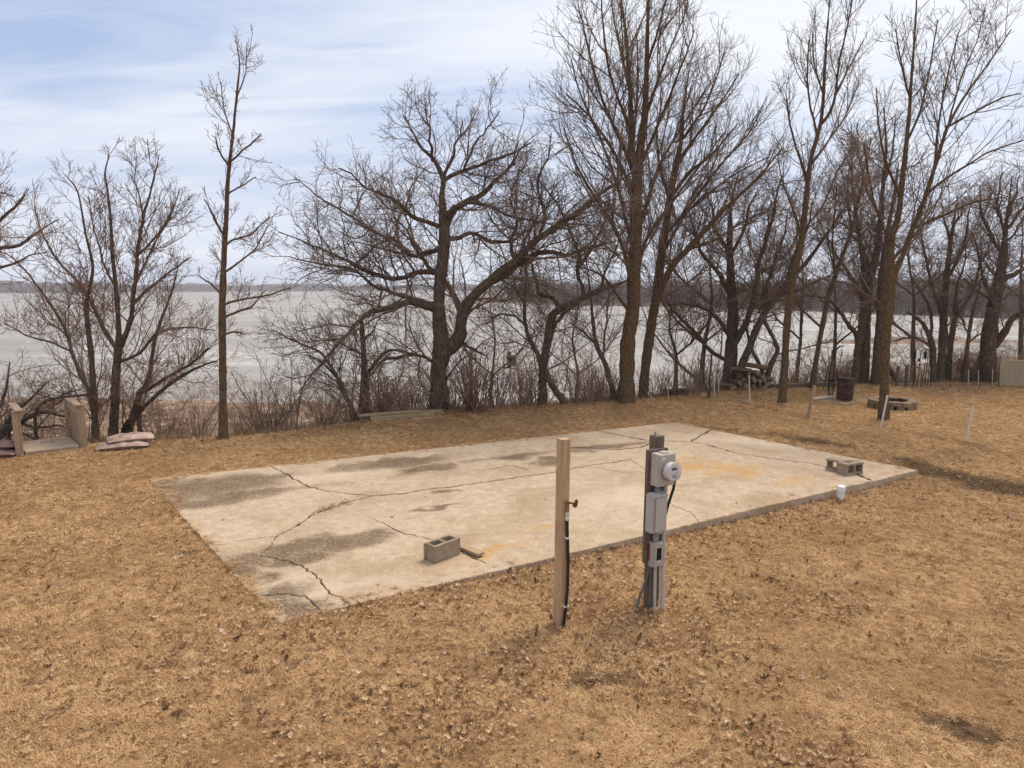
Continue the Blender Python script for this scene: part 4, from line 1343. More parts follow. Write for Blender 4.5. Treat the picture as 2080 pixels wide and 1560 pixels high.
def lawn_scatter():
    rng = np.random.default_rng(77)
    x, y = sample_lawn(rng, 270000, 0.95)
    sd = poly_sd(x, y, SLAB)
    d = y - edge_y(x)
    so = soil_mask(x, y)
    s_near = ((x - SL_B.x) * BCn.x + (y - SL_B.y) * BCn.y) > -0.1
    rag = np.clip(hash_noise(x, y, 1.7, 31) * 1.5 - 0.35, 0, 1)
    keep = (sd > 0.03 - (0.05 + 0.20 * rag) * rng.random(len(x)) ** 1.6 * np.where(s_near, 0.3, 1.0)) & (d < 0.9) & (rng.random(len(x)) > 1.1 * so)
    x, y = x[keep], y[keep]
    z = np.where(poly_sd(x, y, SLAB) < 0, 0.004, ground_z(x, y))
    n = len(x)
    rot = np.stack([rng.normal(0, .12, n), rng.normal(0, .12, n), rng.uniform(0, 6.28, n)], 1)
    scl = rng.uniform(0.6, 1.25, n) * (0.70 + 0.030 * y) * (0.6 + 0.45 * hash_noise(x, y, 1.3, 9) + 0.45 * hash_noise(x, y, 5.0, 10))
    idx = rng.integers(0, 6, n)
    gm = inst_mat('dry_grass', ((0.0, (0.24, 0.130, 0.056)), (0.25, (0.48, 0.288, 0.142)), (0.7, (0.73, 0.468, 0.240)), (0.93, (0.82, 0.59, 0.34)), (1.0, (0.27, 0.215, 0.09))), patch=(0.9, (0.40, 0.230, 0.110), 0.6), trans=0.12)
    var = [(blades_mesh(f'grass_blades_{k}', 200 + k, 15, 0.022, 0.022, 0.060, 0.0034, 0.20), gm) for k in range(6)]
    scatter('dry_lawn_grass', np.stack([x, y, z + 0.002], 1), rot, scl, idx, var, label='short dormant straw coloured grass of the lawn', cat='grass')

    # leaf litter: thick along the slab's near side, left of it, and at the bluff edge
    x, y = sample_lawn(rng, 150000, 0.95, ymax=24.5)
    sd = poly_sd(x, y, SLAB)
    d = y - edge_y(x)
    s = (x - SL_B.x) * BCn.x + (y - SL_B.y) * BCn.y
    nz = hash_noise(x, y, 0.8, 12) * 0.6 + hash_noise(x, y, 2.4, 13) * 0.4
    p = 0.035 + 0.55 * np.clip((nz - 0.50) * 4.5, 0, 1)
    p *= np.where(x > 3.5, 0.55, 1.0) * (1 - 0.6 * smooth01((y - 10.5) / 3.0))
    p += 0.55 * np.exp(-np.clip(sd, 0, 9) / 0.55) * (s > -0.2)
    p += 0.22 * np.exp(-np.clip(sd, 0, 9) / 0.8) * (y < 10)
    edge = smooth01((d + 1.5) / 1.1)
    p = p * (1 - 0.6 * smooth01((y - 11) / 4) * (1 - edge)) + 1.0 * edge
    p *= 1 - 0.7 * np.clip(soil_mask(x, y) * 1.4, 0, 1) * (d < -1.6)
    keep = (sd > 0.0) & (rng.random(len(x)) < p) & (d < 3.5) & ~((np.abs(x + 8.75) < 0.75) & (y > 12.3) & (y < 14.2))
    x, y = x[keep], y[keep]
    # a handful blown on to the concrete
    xs = rng.uniform(-6, 7, 900); ys = rng.uniform(5.5, 15.5, 900)
    sd = poly_sd(xs, ys, SLAB)
    k2 = (sd < -0.05) & (rng.random(900) < np.where(sd > -0.35, 0.22, 0.03))
    n1, n2 = len(x), int(k2.sum())
    z = np.concatenate([ground_z(x, y) + 0.010 + 0.02 * rng.random(n1), np.full(n2, 0.004)])
    x = np.concatenate([x, xs[k2]]); y = np.concatenate([y, ys[k2]])
    n = len(x)
    rot = np.stack([rng.normal(0, .38, n), rng.normal(0, .38, n), rng.uniform(0, 6.28, n)], 1)
    rot[n1:, :2] *= 0.2
    scl = (0.24 + 0.56 * rng.random(n) ** 1.7) * (0.85 + 0.022 * y)
    far_ = rng.random(n) < 0.03
    scl[far_] *= 1.5
    idx = rng.integers(0, 16, n)
    lm = inst_mat('dry_leaf', ((0.0, (0.10, 0.050, 0.024)), (0.15, (0.30, 0.160, 0.078)), (0.45, (0.48, 0.290, 0.152)), (0.85, (0.66, 0.44, 0.26)), (0.985, (0.66, 0.48, 0.32)), (1.0, (0.70, 0.56, 0.44))), rough=0.8, spec=0.15, trans=0.12)
    var = [(leaf_mesh(f'oak_leaf_{k}', 300 + k), lm) for k in range(16)]
    scatter('fallen_oak_leaves', np.stack([x, y, z], 1), rot, scl, idx, var, label='dry brown oak leaves littering the lawn', cat='leaves')

    # taller straw and dead stalks on the bluff lip and bank
    n0 = 9000
    x = rng.uniform(-17, 22, n0); d = np.abs(rng.normal(0.0, 1.6, n0)) - 0.5
    y = edge_y(x) + d
    keep = in_view(x, y) & (rng.random(n0) < 0.35 + 0.65 * hash_noise(x, y, 0.9, 21))
    x, y, d = x[keep], y[keep], d[keep]
    n = len(x)
    z = ground_z(x, y)
    rot = np.stack([rng.normal(0, .2, n), rng.normal(0, .2, n), rng.uniform(0, 6.28, n)], 1)
    scl = rng.uniform(0.5, 1.15, n) * np.clip(0.45 + 0.55 * (d + 0.5), 0.4, 1.1)
    wm = inst_mat('dead_stalk', ((0.0, (0.17, 0.10, 0.055)), (0.5, (0.30, 0.19, 0.11)), (1.0, (0.44, 0.31, 0.19))))
    var = [(blades_mesh(f'stalks_{k}', 400 + k, 14, 0.07, 0.16, 0.46, 0.006, 1.1), wm) for k in range(5)]
    scatter('dead_bank_grass', np.stack([x, y, z], 1), rot, scl, rng.integers(0, 5, n), var, label='dead stalks and long straw along the bluff lip', cat='grass')

    # marsh reeds on the low shore
    n0 = 26000
    x = rng.uniform(-50, 75, n0); y = rng.uniform(17, 118, n0)
    z = ground_z(x, y)
    keep = (y > edge_y(x) + 2.0) & (z > LAKE_Z - 0.15) & in_view(x, y, 3) & (rng.random(n0) < 0.25 + 0.75 * hash_noise(x, y, 0.35, 22))
    x, y, z = x[keep], y[keep], z[keep]
    n = len(x)
    rot = np.stack([rng.normal(0, .3, n), rng.normal(0, .3, n), rng.uniform(0, 6.28, n)], 1)
    rm = inst_mat('reed', ((0.0, (0.10, 0.062, 0.043)), (0.5, (0.24, 0.16, 0.11)), (1.0, (0.46, 0.34, 0.25))))
    var = [(blades_mesh(f'reeds_{k}', 500 + k, 26, 0.28, 0.25, 0.75, 0.015, 0.8), rm) for k in range(5)]
    scatter('marsh_reeds', np.stack([x, y, z], 1), rot, rng.uniform(0.6, 1.2, n), rng.integers(0, 5, n), var, label='flattened brown reeds on the low lake shore', cat='reeds')


lawn_scatter()


def far_woods():
    wm = inst_mat('far_twigs', ((0.0, (0.22, 0.165, 0.15)), (0.5, (0.28, 0.215, 0.195)), (1.0, (0.36, 0.28, 0.25))))
    var = []
    for s in range(5):
        rng = np.random.default_rng(600 + s)
        P = np.array([[[0, 0, -1], [0.2, 0, 2.5], [0, .2, 5.0], [.2, 0, 7.5], [.1, .1, 9.5]]], float)
        Rr = np.array([[0.24, 0.2, 0.15, 0.09, 0.03]])
        P1, R1 = children(P, Rr, rng, 0.3, 0.15, 4.2, 48, 0.10, 0.14, 5, 0.02, 0.03, 0.025, 0.2)
        P2, R2 = children(P1, R1, rng, 0.45, 0.15, 1.7, 45, 0.08, 0.2, 3, 0.02, 0.028, 0.02, 0.2)
        v, q = merge([tubes(P, Rr, 5), tubes(P1, R1, 3), tubes(P2, R2, 3)])
        var.append((quads_mesh(f'far_tree_{s}', v, q), wm))
    rng = np.random.default_rng(601)

    def band(n, p0, p1, Dfun, depth, scl0, scl1, name, label):
        px = rng.uniform(p0, p1, n)
        az = np.arctan((px - 1040) / F)
        D = Dfun(px) + 3 + depth * rng.random(n) ** 1.4
        x, y = D * np.sin(az), D * np.cos(az)
        rot = np.stack([rng.normal(0, .05, n), rng.normal(0, .05, n), rng.uniform(0, 6.28, n)], 1)
        z = LAKE_Z + 0.3 + 3.0 * ((D - Dfun(px)) / depth) ** 0.8
        big = 0.75 + 0.5 * np.interp(px, np.linspace(p0, p1, 40), rng.random(40))
        scatter(name, np.stack([x, y, z], 1), rot, rng.uniform(scl0, scl1, n) * big, rng.integers(0, 5, n), var, label=label, cat='woodland')
    band(6000, -500, 1250, lambda p: np.interp(p, [-900, 0, 700, 1300], [1100, 1300, 1750, 1700]), 160, 1.0, 1.4, 'far_wood', 'thin line of bare woods on the far lake shore')
    band(2600, 1030, 2500, lambda p: np.interp(p, [960, 1040, 1120, 1350, 1700, 2080, 3200], [420, 380, 330, 300, 250, 215, 170]), 70, 0.45, 0.8, 'point_wood', 'bare brown woods on the nearer point across the ice')


far_woods()


def brush_thicket():
    rng = np.random.default_rng(88)
    n0 = 330
    x = rng.uniform(-13, 22, n0); d = 0.3 + 7.0 * rng.random(n0) ** 1.3
    y = edge_y(x) + d
    keep = in_view(x, y, 0.5) & (rng.random(n0) < np.interp(x, [-13, -6, -5, 9, 14, 22], [0.12, 0.12, 0.5, 0.5, 0.35, 0.5]))
    x, y = x[keep], y[keep]
    n = len(x)
    var = []
    for k in range(5):
        t = protos[[0, 1, 2, 3, 5][k]]
        for ch in t.children:
            if ch.name.startswith('twigs'): tw = ch.data
            else: st_ = ch.data
        va = []
        off = 0
        parts = []
        for me in (st_, tw):
            v = np.empty(len(me.vertices) * 3, np.float32); me.vertices.foreach_get('co', v)
            q = np.empty(len(me.loops), np.int32); me.loops.foreach_get('vertex_index', q)
            parts.append((v.reshape(-1, 3), q.reshape(-1, 4)))
        v, q = merge(parts)
        var.append((quads_mesh(f'brush_{k}', v, q), M['twig_pale']))
    rot = np.stack([rng.normal(0, .12, n), rng.normal(0, .12, n), rng.uniform(0, 6.28, n)], 1)
    scatter('brush_thicket', np.stack([x, y, ground_z(x, y)], 1), rot, rng.uniform(0.6, 1.3, n), rng.integers(0, 5, n), var, label='tangled bare brush covering the bank below the trees', cat='brush')


brush_thicket()

# ------------------------------------------------------------------ thin winter haze: one closed box round the whole place
def build_haze():
    bm = bmesh.new()
    add_box(bm, (0, 1825, 1.9), (7400, 4650, 24.8))
    o = bm_obj('haze', bm, None)
    m = bpy.data.materials.new('haze'); m.use_nodes = True
    m.node_tree.nodes.clear()
    out = m.node_tree.nodes.new('ShaderNodeOutputMaterial'); hv = m.node_tree.nodes.new('ShaderNodeVolumePrincipled')
    hv.inputs['Density'].default_value = 0.00036
    hv.inputs['Color'].default_value = (0.86, 0.89, 0.95, 1)
    m.node_tree.links.new(hv.outputs[0], out.inputs['Volume'])
    o.data.materials.append(m)
    tag(o, kind='stuff')


build_haze()
# --- objects ---
# ------------------------------------------------------------------ the concrete slab, broken into panels along its cracks
def concrete_mat():
    m, nt, b = new_mat('old_concrete')
    geo = nt.add('ShaderNodeNewGeometry').outputs['Position']
    fine = nt.noise(geo, 48, 6, 0.75)
    mid = nt.noise(geo, 7.0, 7, 0.66, 0.4)
    big = nt.noise(geo, 0.85, 6, 0.6, 0.7)
    col = nt.ramp(mid, (0.28, (0.41, 0.300, 0.203)), (0.50, (0.515, 0.392, 0.275)), (0.72, (0.60, 0.472, 0.345)))
    col = nt.mix(nt.math('MULTIPLY', nt.smooth(big, 0.46, 0.64), 0.35), col, (0.41, 0.295, 0.19))
    # weathering marks with shapes of their own: dark algae, rust, pale patches
    warp = nt.add('ShaderNodeVectorMath', operation='ADD')
    nt.set(warp.inputs[0], geo)
    wn = nt.add('ShaderNodeTexNoise', ins={'Vector': geo})
    wn.inputs['Scale'].default_value = 1.6; wn.inputs['Detail'].default_value = 5
    off = nt.vmath('SCALE', nt.vmath('SUBTRACT', wn.outputs['Color'], (0.5, 0.5, 0.5)), 1.1)
    nt.l.new(off, warp.inputs[1])
    speck = nt.smooth(nt.noise(geo, 26, 5, 0.75), 0.36, 0.60)

    def spot(px, py, rx, ry, ang):
        p = gz(px, py)
        mpn = nt.add('ShaderNodeMapping', vector_type='TEXTURE', ins={0: warp.outputs[0]})
        mpn.inputs['Location'].default_value = (p.x, p.y, 0)
        mpn.inputs['Rotation'].default_value = (0, 0, ang)
        mpn.inputs['Scale'].default_value = (rx * 1.25, ry * 1.35, 50)
        return nt.smooth(nt.vmath('LENGTH', mpn.outputs[0]), 1.15, 0.1)

    def group(spots):
        acc = None
        for s in spots:
            v = spot(*s)
            acc = v if acc is None else nt.math('MAXIMUM', acc, v)
        return acc
    dark = group([(430, 985, 1.3, .75, .5), (520, 975, .8, .35, .5), (370, 1030, .7, .25, .4), (640, 1108, .75, .3, .45), (710, 1100, .55, .28, .5), (600, 1135, .5, .22, .4), (510, 1140, .3, .2, .4),
                  (800, 940, 1.3, .4, .5), (880, 950, .6, .25, .5), (1040, 925, .9, .3, .45), (560, 1215, .35, .2, .4), (540, 1180, .3, .2, .4), (1120, 935, .5, .25, .5), (1230, 908, 1.2, .2, .4), (590, 1235, .5, .22, .5), (450, 1010, 1.2, .35, .5), (340, 985, .5, .4, .5), (880, 1030, .5, .12, .5), (480, 1160, .35, .2, -.8), (900, 1000, .3, .1, .5)])
    n25 = nt.noise(geo, 3.2, 8, 0.72, 0.3)
    grit = nt.noise(geo, 22, 9, 0.82)
    soft = nt.smooth(nt.math('ADD', big, nt.math('MULTIPLY', nt.math('SUBTRACT', grit, 0.5), 1.3)), 0.42, 0.80)
    col = nt.mix(nt.math('MULTIPLY', soft, 0.75), col, (0.33, 0.225, 0.135))
    dk = nt.math('MULTIPLY', nt.smooth(nt.math('ADD', nt.math('ADD', dark, nt.math('MULTIPLY', nt.math('SUBTRACT', n25, 0.5), 2.0)), nt.math('MULTIPLY', nt.math('SUBTRACT', grit, 0.5), 3.2)), -0.40, 1.15), nt.smooth(dark, 0.0, 0.7))
    col = nt.mix(nt.math('MULTIPLY', nt.math('MULTIPLY', dk, nt.math('MULTIPLY_ADD', speck, 0.4, 0.6)), 1.0), col, (0.140, 0.090, 0.053))
    rust = group([(1440, 950, .85, .42, .3), (1500, 955, .6, .3, .3), (1390, 938, .7, .2, .4), (1620, 980, .5, .16, .5), (1000, 1120, .6, .12, .55), (1110, 1075, .35, .1, .55)])
    col = nt.mix(nt.math('MULTIPLY', nt.math('MULTIPLY', rust, nt.smooth(n25, 0.36, 0.62)), 0.95), col, (0.52, 0.295, 0.108))
    pale = group([(690, 965, 1.0, .32, .5), (620, 1175, .22, .16, .4), (720, 1185, .6, .16, .5), (345, 1011, .16, .1, .4), (860, 925, .5, .12, .5), (1250, 1010, 1.0, .5, .5), (1550, 900, 1.2, .5, -.4)])
    col = nt.mix(nt.math('MULTIPLY', pale, 0.5), col, (0.64, 0.52, 0.395))
    nt_f = nt.ramp(fine, (0.34, 0.66), (0.54, 1.0))
    col = nt.mix(1.0, col, nt_f, 'MULTIPLY')
    nt.set(b.inputs['Base Color'], col)
    b.inputs['Roughness'].default_value = 0.95
    b.inputs['Specular IOR Level'].default_value = 0.15
    bn = nt.add('ShaderNodeBump', ins={'Strength': 0.25, 'Distance': 0.004, 'Height': fine})
    nt.l.new(bn.outputs[0], b.inputs['Normal'])
    return m


M['concrete'] = concrete_mat()


def jag(pts, w, seed, step=0.055, amp=0.011):
    """px polyline on the slab -> jagged world polyline [(Vector, halfwidth)]"""
    rng = random.Random(seed)
    W = [gz(*p) for p in pts]
    out = []
    for i, (a, b_) in enumerate(zip(W[:-1], W[1:])):
        n = max(1, int((b_ - a).length / step))
        nrm = Vector((-(b_ - a).y, (b_ - a).x, 0)).normalized()
        for k in range(n):
            p = a.lerp(b_, k / n)
            if k: p = p + nrm * rng.gauss(0, amp)
            out.append((p, w * rng.uniform(0.6, 1.5)))
    out.append((W[-1], w))
    return out


def edge_pts(a, b_, seed):
    """straight slab edge with slightly chipped outline"""
    rng = random.Random(seed)
    n = max(2, int((b_ - a).length / 0.07))
    nrm = Vector((-(b_ - a).y, (b_ - a).x, 0)).normalized()
    return [(a.lerp(b_, k / n) + nrm * ((rng.gauss(0, 0.006) - (0.03 if rng.random() < 0.03 else 0) * 0) if 0 < k < n else 0), 0.0) for k in range(n + 1)]


def on_edge(a, b_, px):
    """point on slab edge a-b seen at image column px"""
    lo, hi = 0.0, 1.0
    f = lambda t: (lambda p: 1040 + F * p.x / (p.y * CP + CAM_H * SP))(a.lerp(b_, t))
    inc = f(1) > f(0)
    for _ in range(40):
        m_ = (lo + hi) / 2
        if (f(m_) < px) == inc: lo = m_
        else: hi = m_
    return a.lerp(b_, lo)


def to_px(p):
    zc = p.y * CP - (p.z - CAM_H) * SP
    return (1040 + F * p.x / zc, 780 - F * (p.y * SP + (p.z - CAM_H) * CP) / zc)


def build_slab():
    eL1 = on_edge(SL_A, SL_B, 425)
    eL2 = on_edge(SL_A, SL_B, 510)
    eF1 = on_edge(SL_A, SL_E, 551)
    eF2 = on_edge(SL_A, SL_E, 1213)
    eR1 = on_edge(SL_E, SL_C, 1445)
    eN1 = on_edge(SL_B, SL_C, 1772)
    eN2 = on_edge(SL_B, SL_C, 1420)
    eN3 = on_edge(SL_B, SL_C, 710)
    eN4 = on_edge(SL_B, SL_C, 655)
    px = to_px
    X = (755, 1007)
    K1a = jag([px(eL1), (513, 1095), (560, 1089)], 0.009, 1)
    K1b = jag([(560, 1089), (614, 1060.6), (632, 1046), (704, 1020), X], 0.013, 2)
    K2a = jag([px(eF1), (588, 967), (626, 988), (663, 997), (718, 1004), X], 0.009, 3)
    K2b = jag([X, (819, 1003), (860, 994), (900, 991), (1000, 977), (1060, 968), (1120, 960), (1160, 952), (1195, 946), (1282, 933)], 0.017, 4)
    K2c = jag([(1282, 933), (1310, 955), (1345, 1000), (1366, 1027), (1404, 1040), px(eN2)], 0.0012, 5)
    K3a = jag([px(eF2), (1265, 885), (1310, 894), (1360, 896), (1403, 897)], 0.026, 6)
    K3b = jag([(1403, 897), (1437, 903), (1492, 919), (1568, 931), (1648, 941), (1678, 948), (1740, 962), px(eN1)], 0.028, 7)
    K4 = jag([(1403, 897), (1420, 886), px(eR1)], 0.018, 8)
    K7a = jag([(560, 1089), (554, 1105), (528, 1128)], 0.004, 9)
    K7b = jag([(528, 1128), (560, 1134), (614, 1149), (643, 1169), (655, 1186), (669, 1205), (695, 1213), px(eN3)], 0.007, 10)
    KA = jag([px(eL2), (545, 1209), (588, 1206), (625, 1215), px(eN4)], 0.005, 11)
    rv = lambda l: l[::-1]
    E = edge_pts
    panels = [
        ([E(SL_A, eF1, 21), K2a, rv(K1b), rv(K1a), E(eL1, SL_A, 22)], 0.0),
        ([E(eF1, eF2, 23), K3a, K3b, E(eN1, eN2, 24), rv(K2c), rv(K2b), rv(K2a)], 0.003),
        ([K1b, K2b, K2c, E(eN2, eN3, 25), rv(K7b), rv(K7a)], 0.0),
        ([K1a, K7a, K7b, E(eN3, eN4, 26), rv(KA), E(eL2, eL1, 27)], 0.0),
        ([KA, E(eN4, SL_B, 28), E(SL_B, eL2, 29)], -0.003),
        ([E(eF2, SL_E, 30), E(SL_E, eR1, 31), rv(K4), rv(K3a)], 0.004),
        ([E(eR1, SL_C, 32), E(SL_C, eN1, 33), rv(K3b), K4], -0.002),
    ]
    ctr = (SL_A + SL_B + SL_C + SL_E) / 4
    root = empty('concrete_slab', (ctr.x, ctr.y, 0))
    tag(root, 'large cracked concrete slab lying in the lawn', 'slab')
    for loops, dz in panels:
        ring = []
        for lp in loops:
            for p, w in lp[:-1]:
                ring.append((p - Vector((ctr.x, ctr.y, 0)), w))
        area = sum(a[0].x * b_[0].y - b_[0].x * a[0].y for a, b_ in zip(ring, ring[1:] + ring[:1]))
        if area < 0: ring = ring[::-1]
        n = len(ring)
        bm = bmesh.new()
        t_r, m_r, b_r = [], [], []
        for i, (p, w) in enumerate(ring):
            a, c = ring[i - 1][0], ring[(i + 1) % n][0]
            tdir = (c - a); tdir.z = 0; tdir.normalize()
            inn = Vector((-tdir.y, tdir.x, 0))
            q = p + inn * w
            ch = 0.004 + 0.3 * w
            t_r.append(bm.verts.new((q.x + inn.x * ch, q.y + inn.y * ch, dz)))
            m_r.append(bm.verts.new((q.x, q.y, dz - 0.009)))
            b_r.append(bm.verts.new((q.x, q.y, -0.24)))
        from mathutils.geometry import delaunay_2d_cdt
        cv, ce, cf, _, _, _ = delaunay_2d_cdt([Vector((q_.co.x, q_.co.y)) for q_ in t_r], [], [list(range(n))], 1, 1e-5)
        tv = [bm.verts.new((q_.x, q_.y, dz)) for q_ in cv]
        for f_ in cf:
            bm.faces.new([tv[i_] for i_ in f_])
        for u, l in ((t_r, m_r), (m_r, b_r)):
            for i in range(n):
                bm.faces.new((u[i], l[i], l[(i + 1) % n], u[(i + 1) % n]))
        bm_obj('concrete_panel', bm, M['concrete'], root)
    # earth showing at the bottom of the open cracks
    bm = bmesh.new()
    vs_ = [bm.verts.new((ctr.x + (p.x - ctr.x) * .985 - ctr.x, ctr.y + (p.y - ctr.y) * .985 - ctr.y, -0.016)) for p in SLAB]
    bm.faces.new(vs_)
    bm_obj('crack_earth', bm, M['soil'], root)
    # finer cracks that do not run through: shallow jagged grooves
    for k, (pts, w) in enumerate([([(1100, 905), (1160, 909), (1181, 909.6), (1253, 914), (1303, 909), (1330, 897)], .03), ([(745, 1046), (761, 1055), (790, 1069), (813, 1081), (877, 1096), (932, 1119), (960, 1134), (988, 1145)], .009),
                                  ([(666, 1208), (660, 1221)], .004), ([(985, 955), (1040, 946), (1075, 956)], .010), ([(1399, 899), (1370, 912), (1350, 914)], .004),
                                  ([(1195, 947), (1240, 956), (1290, 963)], .008), ([(1030, 902), (1060, 904), (1100, 905)], .003)]):
        J = jag(pts, w, 50 + k, 0.05, 0.012)
        bm = bmesh.new()
        pv = None
        for i, (p, ww) in enumerate(J):
            a, c = J[max(i - 1, 0)][0], J[min(i + 1, len(J) - 1)][0]
            td = (c - a).normalized(); nn = Vector((-td.y, td.x, 0))
            f = min(1.0, 3.0 * min(i, 1000) / len(J) + .15)
            z = 0.0058
            cur = (bm.verts.new(p + nn * ww * .5 * f - Vector((ctr.x, ctr.y, -z))), bm.verts.new(p - nn * ww * .5 * f - Vector((ctr.x, ctr.y, -z))))
            if pv: bm.faces.new((pv[0], pv[1], cur[1], cur[0]))
            pv = cur
        bm_obj('hairline_crack', bm, M['soil'], root)
    # dead weeds rooted in the widest crack
    gmat = simple_mat('crack_weed', (0.085, 0.045, 0.024), (0.24, 0.14, 0.075), 30, 0.95)
    rng = np.random.default_rng(5)
    V, Q = [], []
    off = 0
    for lp, prob in ((K1b, 1.0), (K3b, 1.6), (K2b, .9), (K3a, 1.2), (K4, 1.2), (KA, 2.0)):
        for i in range(len(lp) - 1):
            dens_ = prob
            if lp is K1b:
                ppx = to_px(lp[i][0])[0]
                dens_ = 22 if 635 < ppx < 712 else 1.0
            for _ in range(rng.poisson(dens_)):
                p = lp[i][0] + Vector((rng.normal(0, .028), rng.normal(0, .028), 0))
                a = rng.uniform(0, 6.28); L = rng.uniform(.03, .15) if dens_ > 2 else rng.uniform(.015, .05)
                el = rng.uniform(.02, .55)
                d = Vector((math.cos(a) * math.cos(el), math.sin(a) * math.cos(el), math.sin(el))) * L
                s = Vector((-math.sin(a), math.cos(a), 0)) * .0028
                o = Vector((ctr.x, ctr.y, .012))
                pts = [p - s - o, p + s - o, p + d * .6 + s - o, p + d * .6 - s - o, p + d + s * .3 - o - Vector((0, 0, L * .12)), p + d - s * .3 - o - Vector((0, 0, L * .12))]
                V += [tuple(v) for v in pts]; k = off
                Q += [(k, k + 1, k + 2, k + 3), (k + 3, k + 2, k + 4, k + 5)]; off += 6
    wo = link('crack_weeds', quads_mesh('crack_weeds', np.array(V), np.array(Q)), gmat, root)
    wo['kind'] = 'stuff'


build_slab()

# ------------------------------------------------------------------ cinder blocks, loose board, pipe
def block_mesh():
    bm = bmesh.new()
    xs = [0, .014, .036, .178, .212, .354, .376, .39]
    ys = [0, .036, .154, .19]

    def filled(i, j):
        if j == 1 and i in (2, 4): return False
        if j == 1 and i in (0, 6): return False
        return True
    cells_mesh(bm, [x - .195 for x in xs], [y - .095 for y in ys], filled, 0, .19)
    bmesh.ops.recalc_face_normals(bm, faces=bm.faces)
    es = [e for e in bm.edges if len(e.link_faces) == 2 and e.calc_face_angle(0) > 0.5]
    bmesh.ops.bevel(bm, geom=es, offset=0.004, segments=1, affect='EDGES', clamp_overlap=True)
    me = bpy.data.meshes.new('cinder_block')
    bm.to_mesh(me); bm.free()
    me.materials.append(M['block'])
    return me


BLK = block_mesh()


def place_block(p, yaw, side, label):
    o = bpy.data.objects.new('cinder_block', BLK)
    COL.objects.link(o)
    o.location = p
    if side:     # lying on its face so that the cores run level
        o.rotation_euler = (R(90), 0, yaw)
        o.location.z += 0.095
    else:
        o.rotation_euler = (0, 0, yaw)
    tag(o, label, 'block', 'cinder blocks on the slab')
    return o


fc, rc = gz(883, 1145, .003), gz(930, 1127, .003)
u = (rc - fc); u.z = 0; u.normalize()
v = Vector((-u.y, u.x, 0))
place_block(fc + u * .195 + v * .095, math.atan2(u.y, u.x), False, 'cinder block standing cores-up near the slab\'s near edge')
fc, rc = gz(1719, 967, .003), gz(1751, 962, .003)
u = (rc - fc); u.z = 0; u.normalize()
v = Vector((-u.y, u.x, 0))
b2 = fc + u * .195 + v * .19
place_block(b2, math.atan2(u.y, u.x), True, 'front one of two cinder blocks lying on their sides at the slab corner')
fc3, rc3 = gz(1676, 954, .003), gz(1700, 959, .003)
u3 = (rc3 - fc3); u3.z = 0; u3.normalize()
v3 = Vector((-u3.y, u3.x, 0))
place_block(fc3 + u3 * .195 + v3 * .20, math.atan2(u3.y, u3.x), True, 'rear one of two side-lying cinder blocks, half hidden by the front one')

p, q = gz(926, 1112, .02), gz(968, 1131, .02)
d = (q - p); d.z = 0
o = box_obj('loose_board', (0, 0, 0), (d.length, .10, .032), M['plank_wood'], bev=.003)
o.location = (p + q) / 2 + Vector((0.05, 0.03, 0.012)); o.rotation_euler = (0, R(-1.5), math.atan2(d.y, d.x))
tag(o, 'short loose board on the slab beside the upright cinder block', 'board')

p = gz(1707, 1011, -.09)
t = empty('cleanout_pipe', (p.x, p.y, gz_at(p.x, p.y))); tag(t, 'short white capped plastic pipe sticking out by the slab edge', 'pipe')
lathe_obj('pipe', [(.052, -.1), (.052, .15)], M['pvc_white'], t)
lathe_obj('cap', [(.0595, .125), (.061, .13), (.061, .185), (.057, .203), (.038, .214), (.0, .217)], M['pvc_white'], t)
t.rotation_euler = (0, R(1.5), 0)

# ------------------------------------------------------------------ water post
YAW = R(31)
p = gz(1137, 1279, -.09)
ROT = Matrix.Rotation(YAW, 3, 'Z')
t = empty('water_post', (p.x, p.y, gz_at(p.x, p.y)), YAW); tag(t, 'new square timber post with black water pipe and tap', 'post')
t.rotation_euler = (0, R(.7), YAW)
box_obj('post', (0, 0, .76), (.089, .089, 1.94), M['new_wood'], t, bev=.004)
hp = [(0.012, -.062, -.1), (0.000, -.064, .04), (0.012, -.068, .16), (.026, -.070, .36), (.030, -.068, .60), (.022, -.064, .80), (.014, -.062, .95), (.014, -.062, 1.02)]
tube_obj('water_pipe', hp, .0145, M['black_pipe'], t, 10)
for z, x in ((.84, .020), (.20, .014)):
    s = box_obj('pipe_strap', (x, -.062, z), (.052, .040, .017), M['strap'], t, bev=.004)
lathe_obj('pipe_clamp', [(.017, 1.085), (.021, 1.09), (.021, 1.115), (.018, 1.12), (.019, 1.135), (.021, 1.14), (.021, 1.155), (.016, 1.16)], M['strap'], t, 14, Matrix.Translation((.014, -.062, -.085)))
tap = lathe_obj('tap', [(.014, 1.155), (.016, 1.17), (.018, 1.19), (.015, 1.20), (.015, 1.235), (.018, 1.24), (.018, 1.262), (.010, 1.272)], M['brass'], t, 12, Matrix.Translation((.014, -.062, -.085)))
bm = bmesh.new()
add_tube(bm, [(.014, -.062, 1.160), (.038, -.070, 1.163), (.060, -.076, 1.158), (.070, -.080, 1.140), (.071, -.081, 1.122)], [.013, .013, .013, .012, .014], 10)
add_tube(bm, [(.040, -.070, 1.160), (.052, -.095, 1.162), (.062, -.114, 1.162)], .007, 8)
bm_obj('spout', bm, M['brass'], tap, smooth=True)
bm = bmesh.new()
ring = [(math.cos(a) * .032, math.sin(a) * .032) for a in np.linspace(0, 2 * math.pi, 17)[:-1]]
add_tube(bm, [(x, y, 0) for x, y in ring] + [(ring[0][0], ring[0][1], 0)], .0055, 6, cap=False)
for a in np.linspace(0, 2 * math.pi, 6)[:-1]:
    add_tube(bm, [(0, 0, 0), (math.cos(a) * .032, math.sin(a) * .032, 0)], .004, 5)
hw = bm_obj('hand_wheel', bm, M['black_steel'], tap, smooth=True)
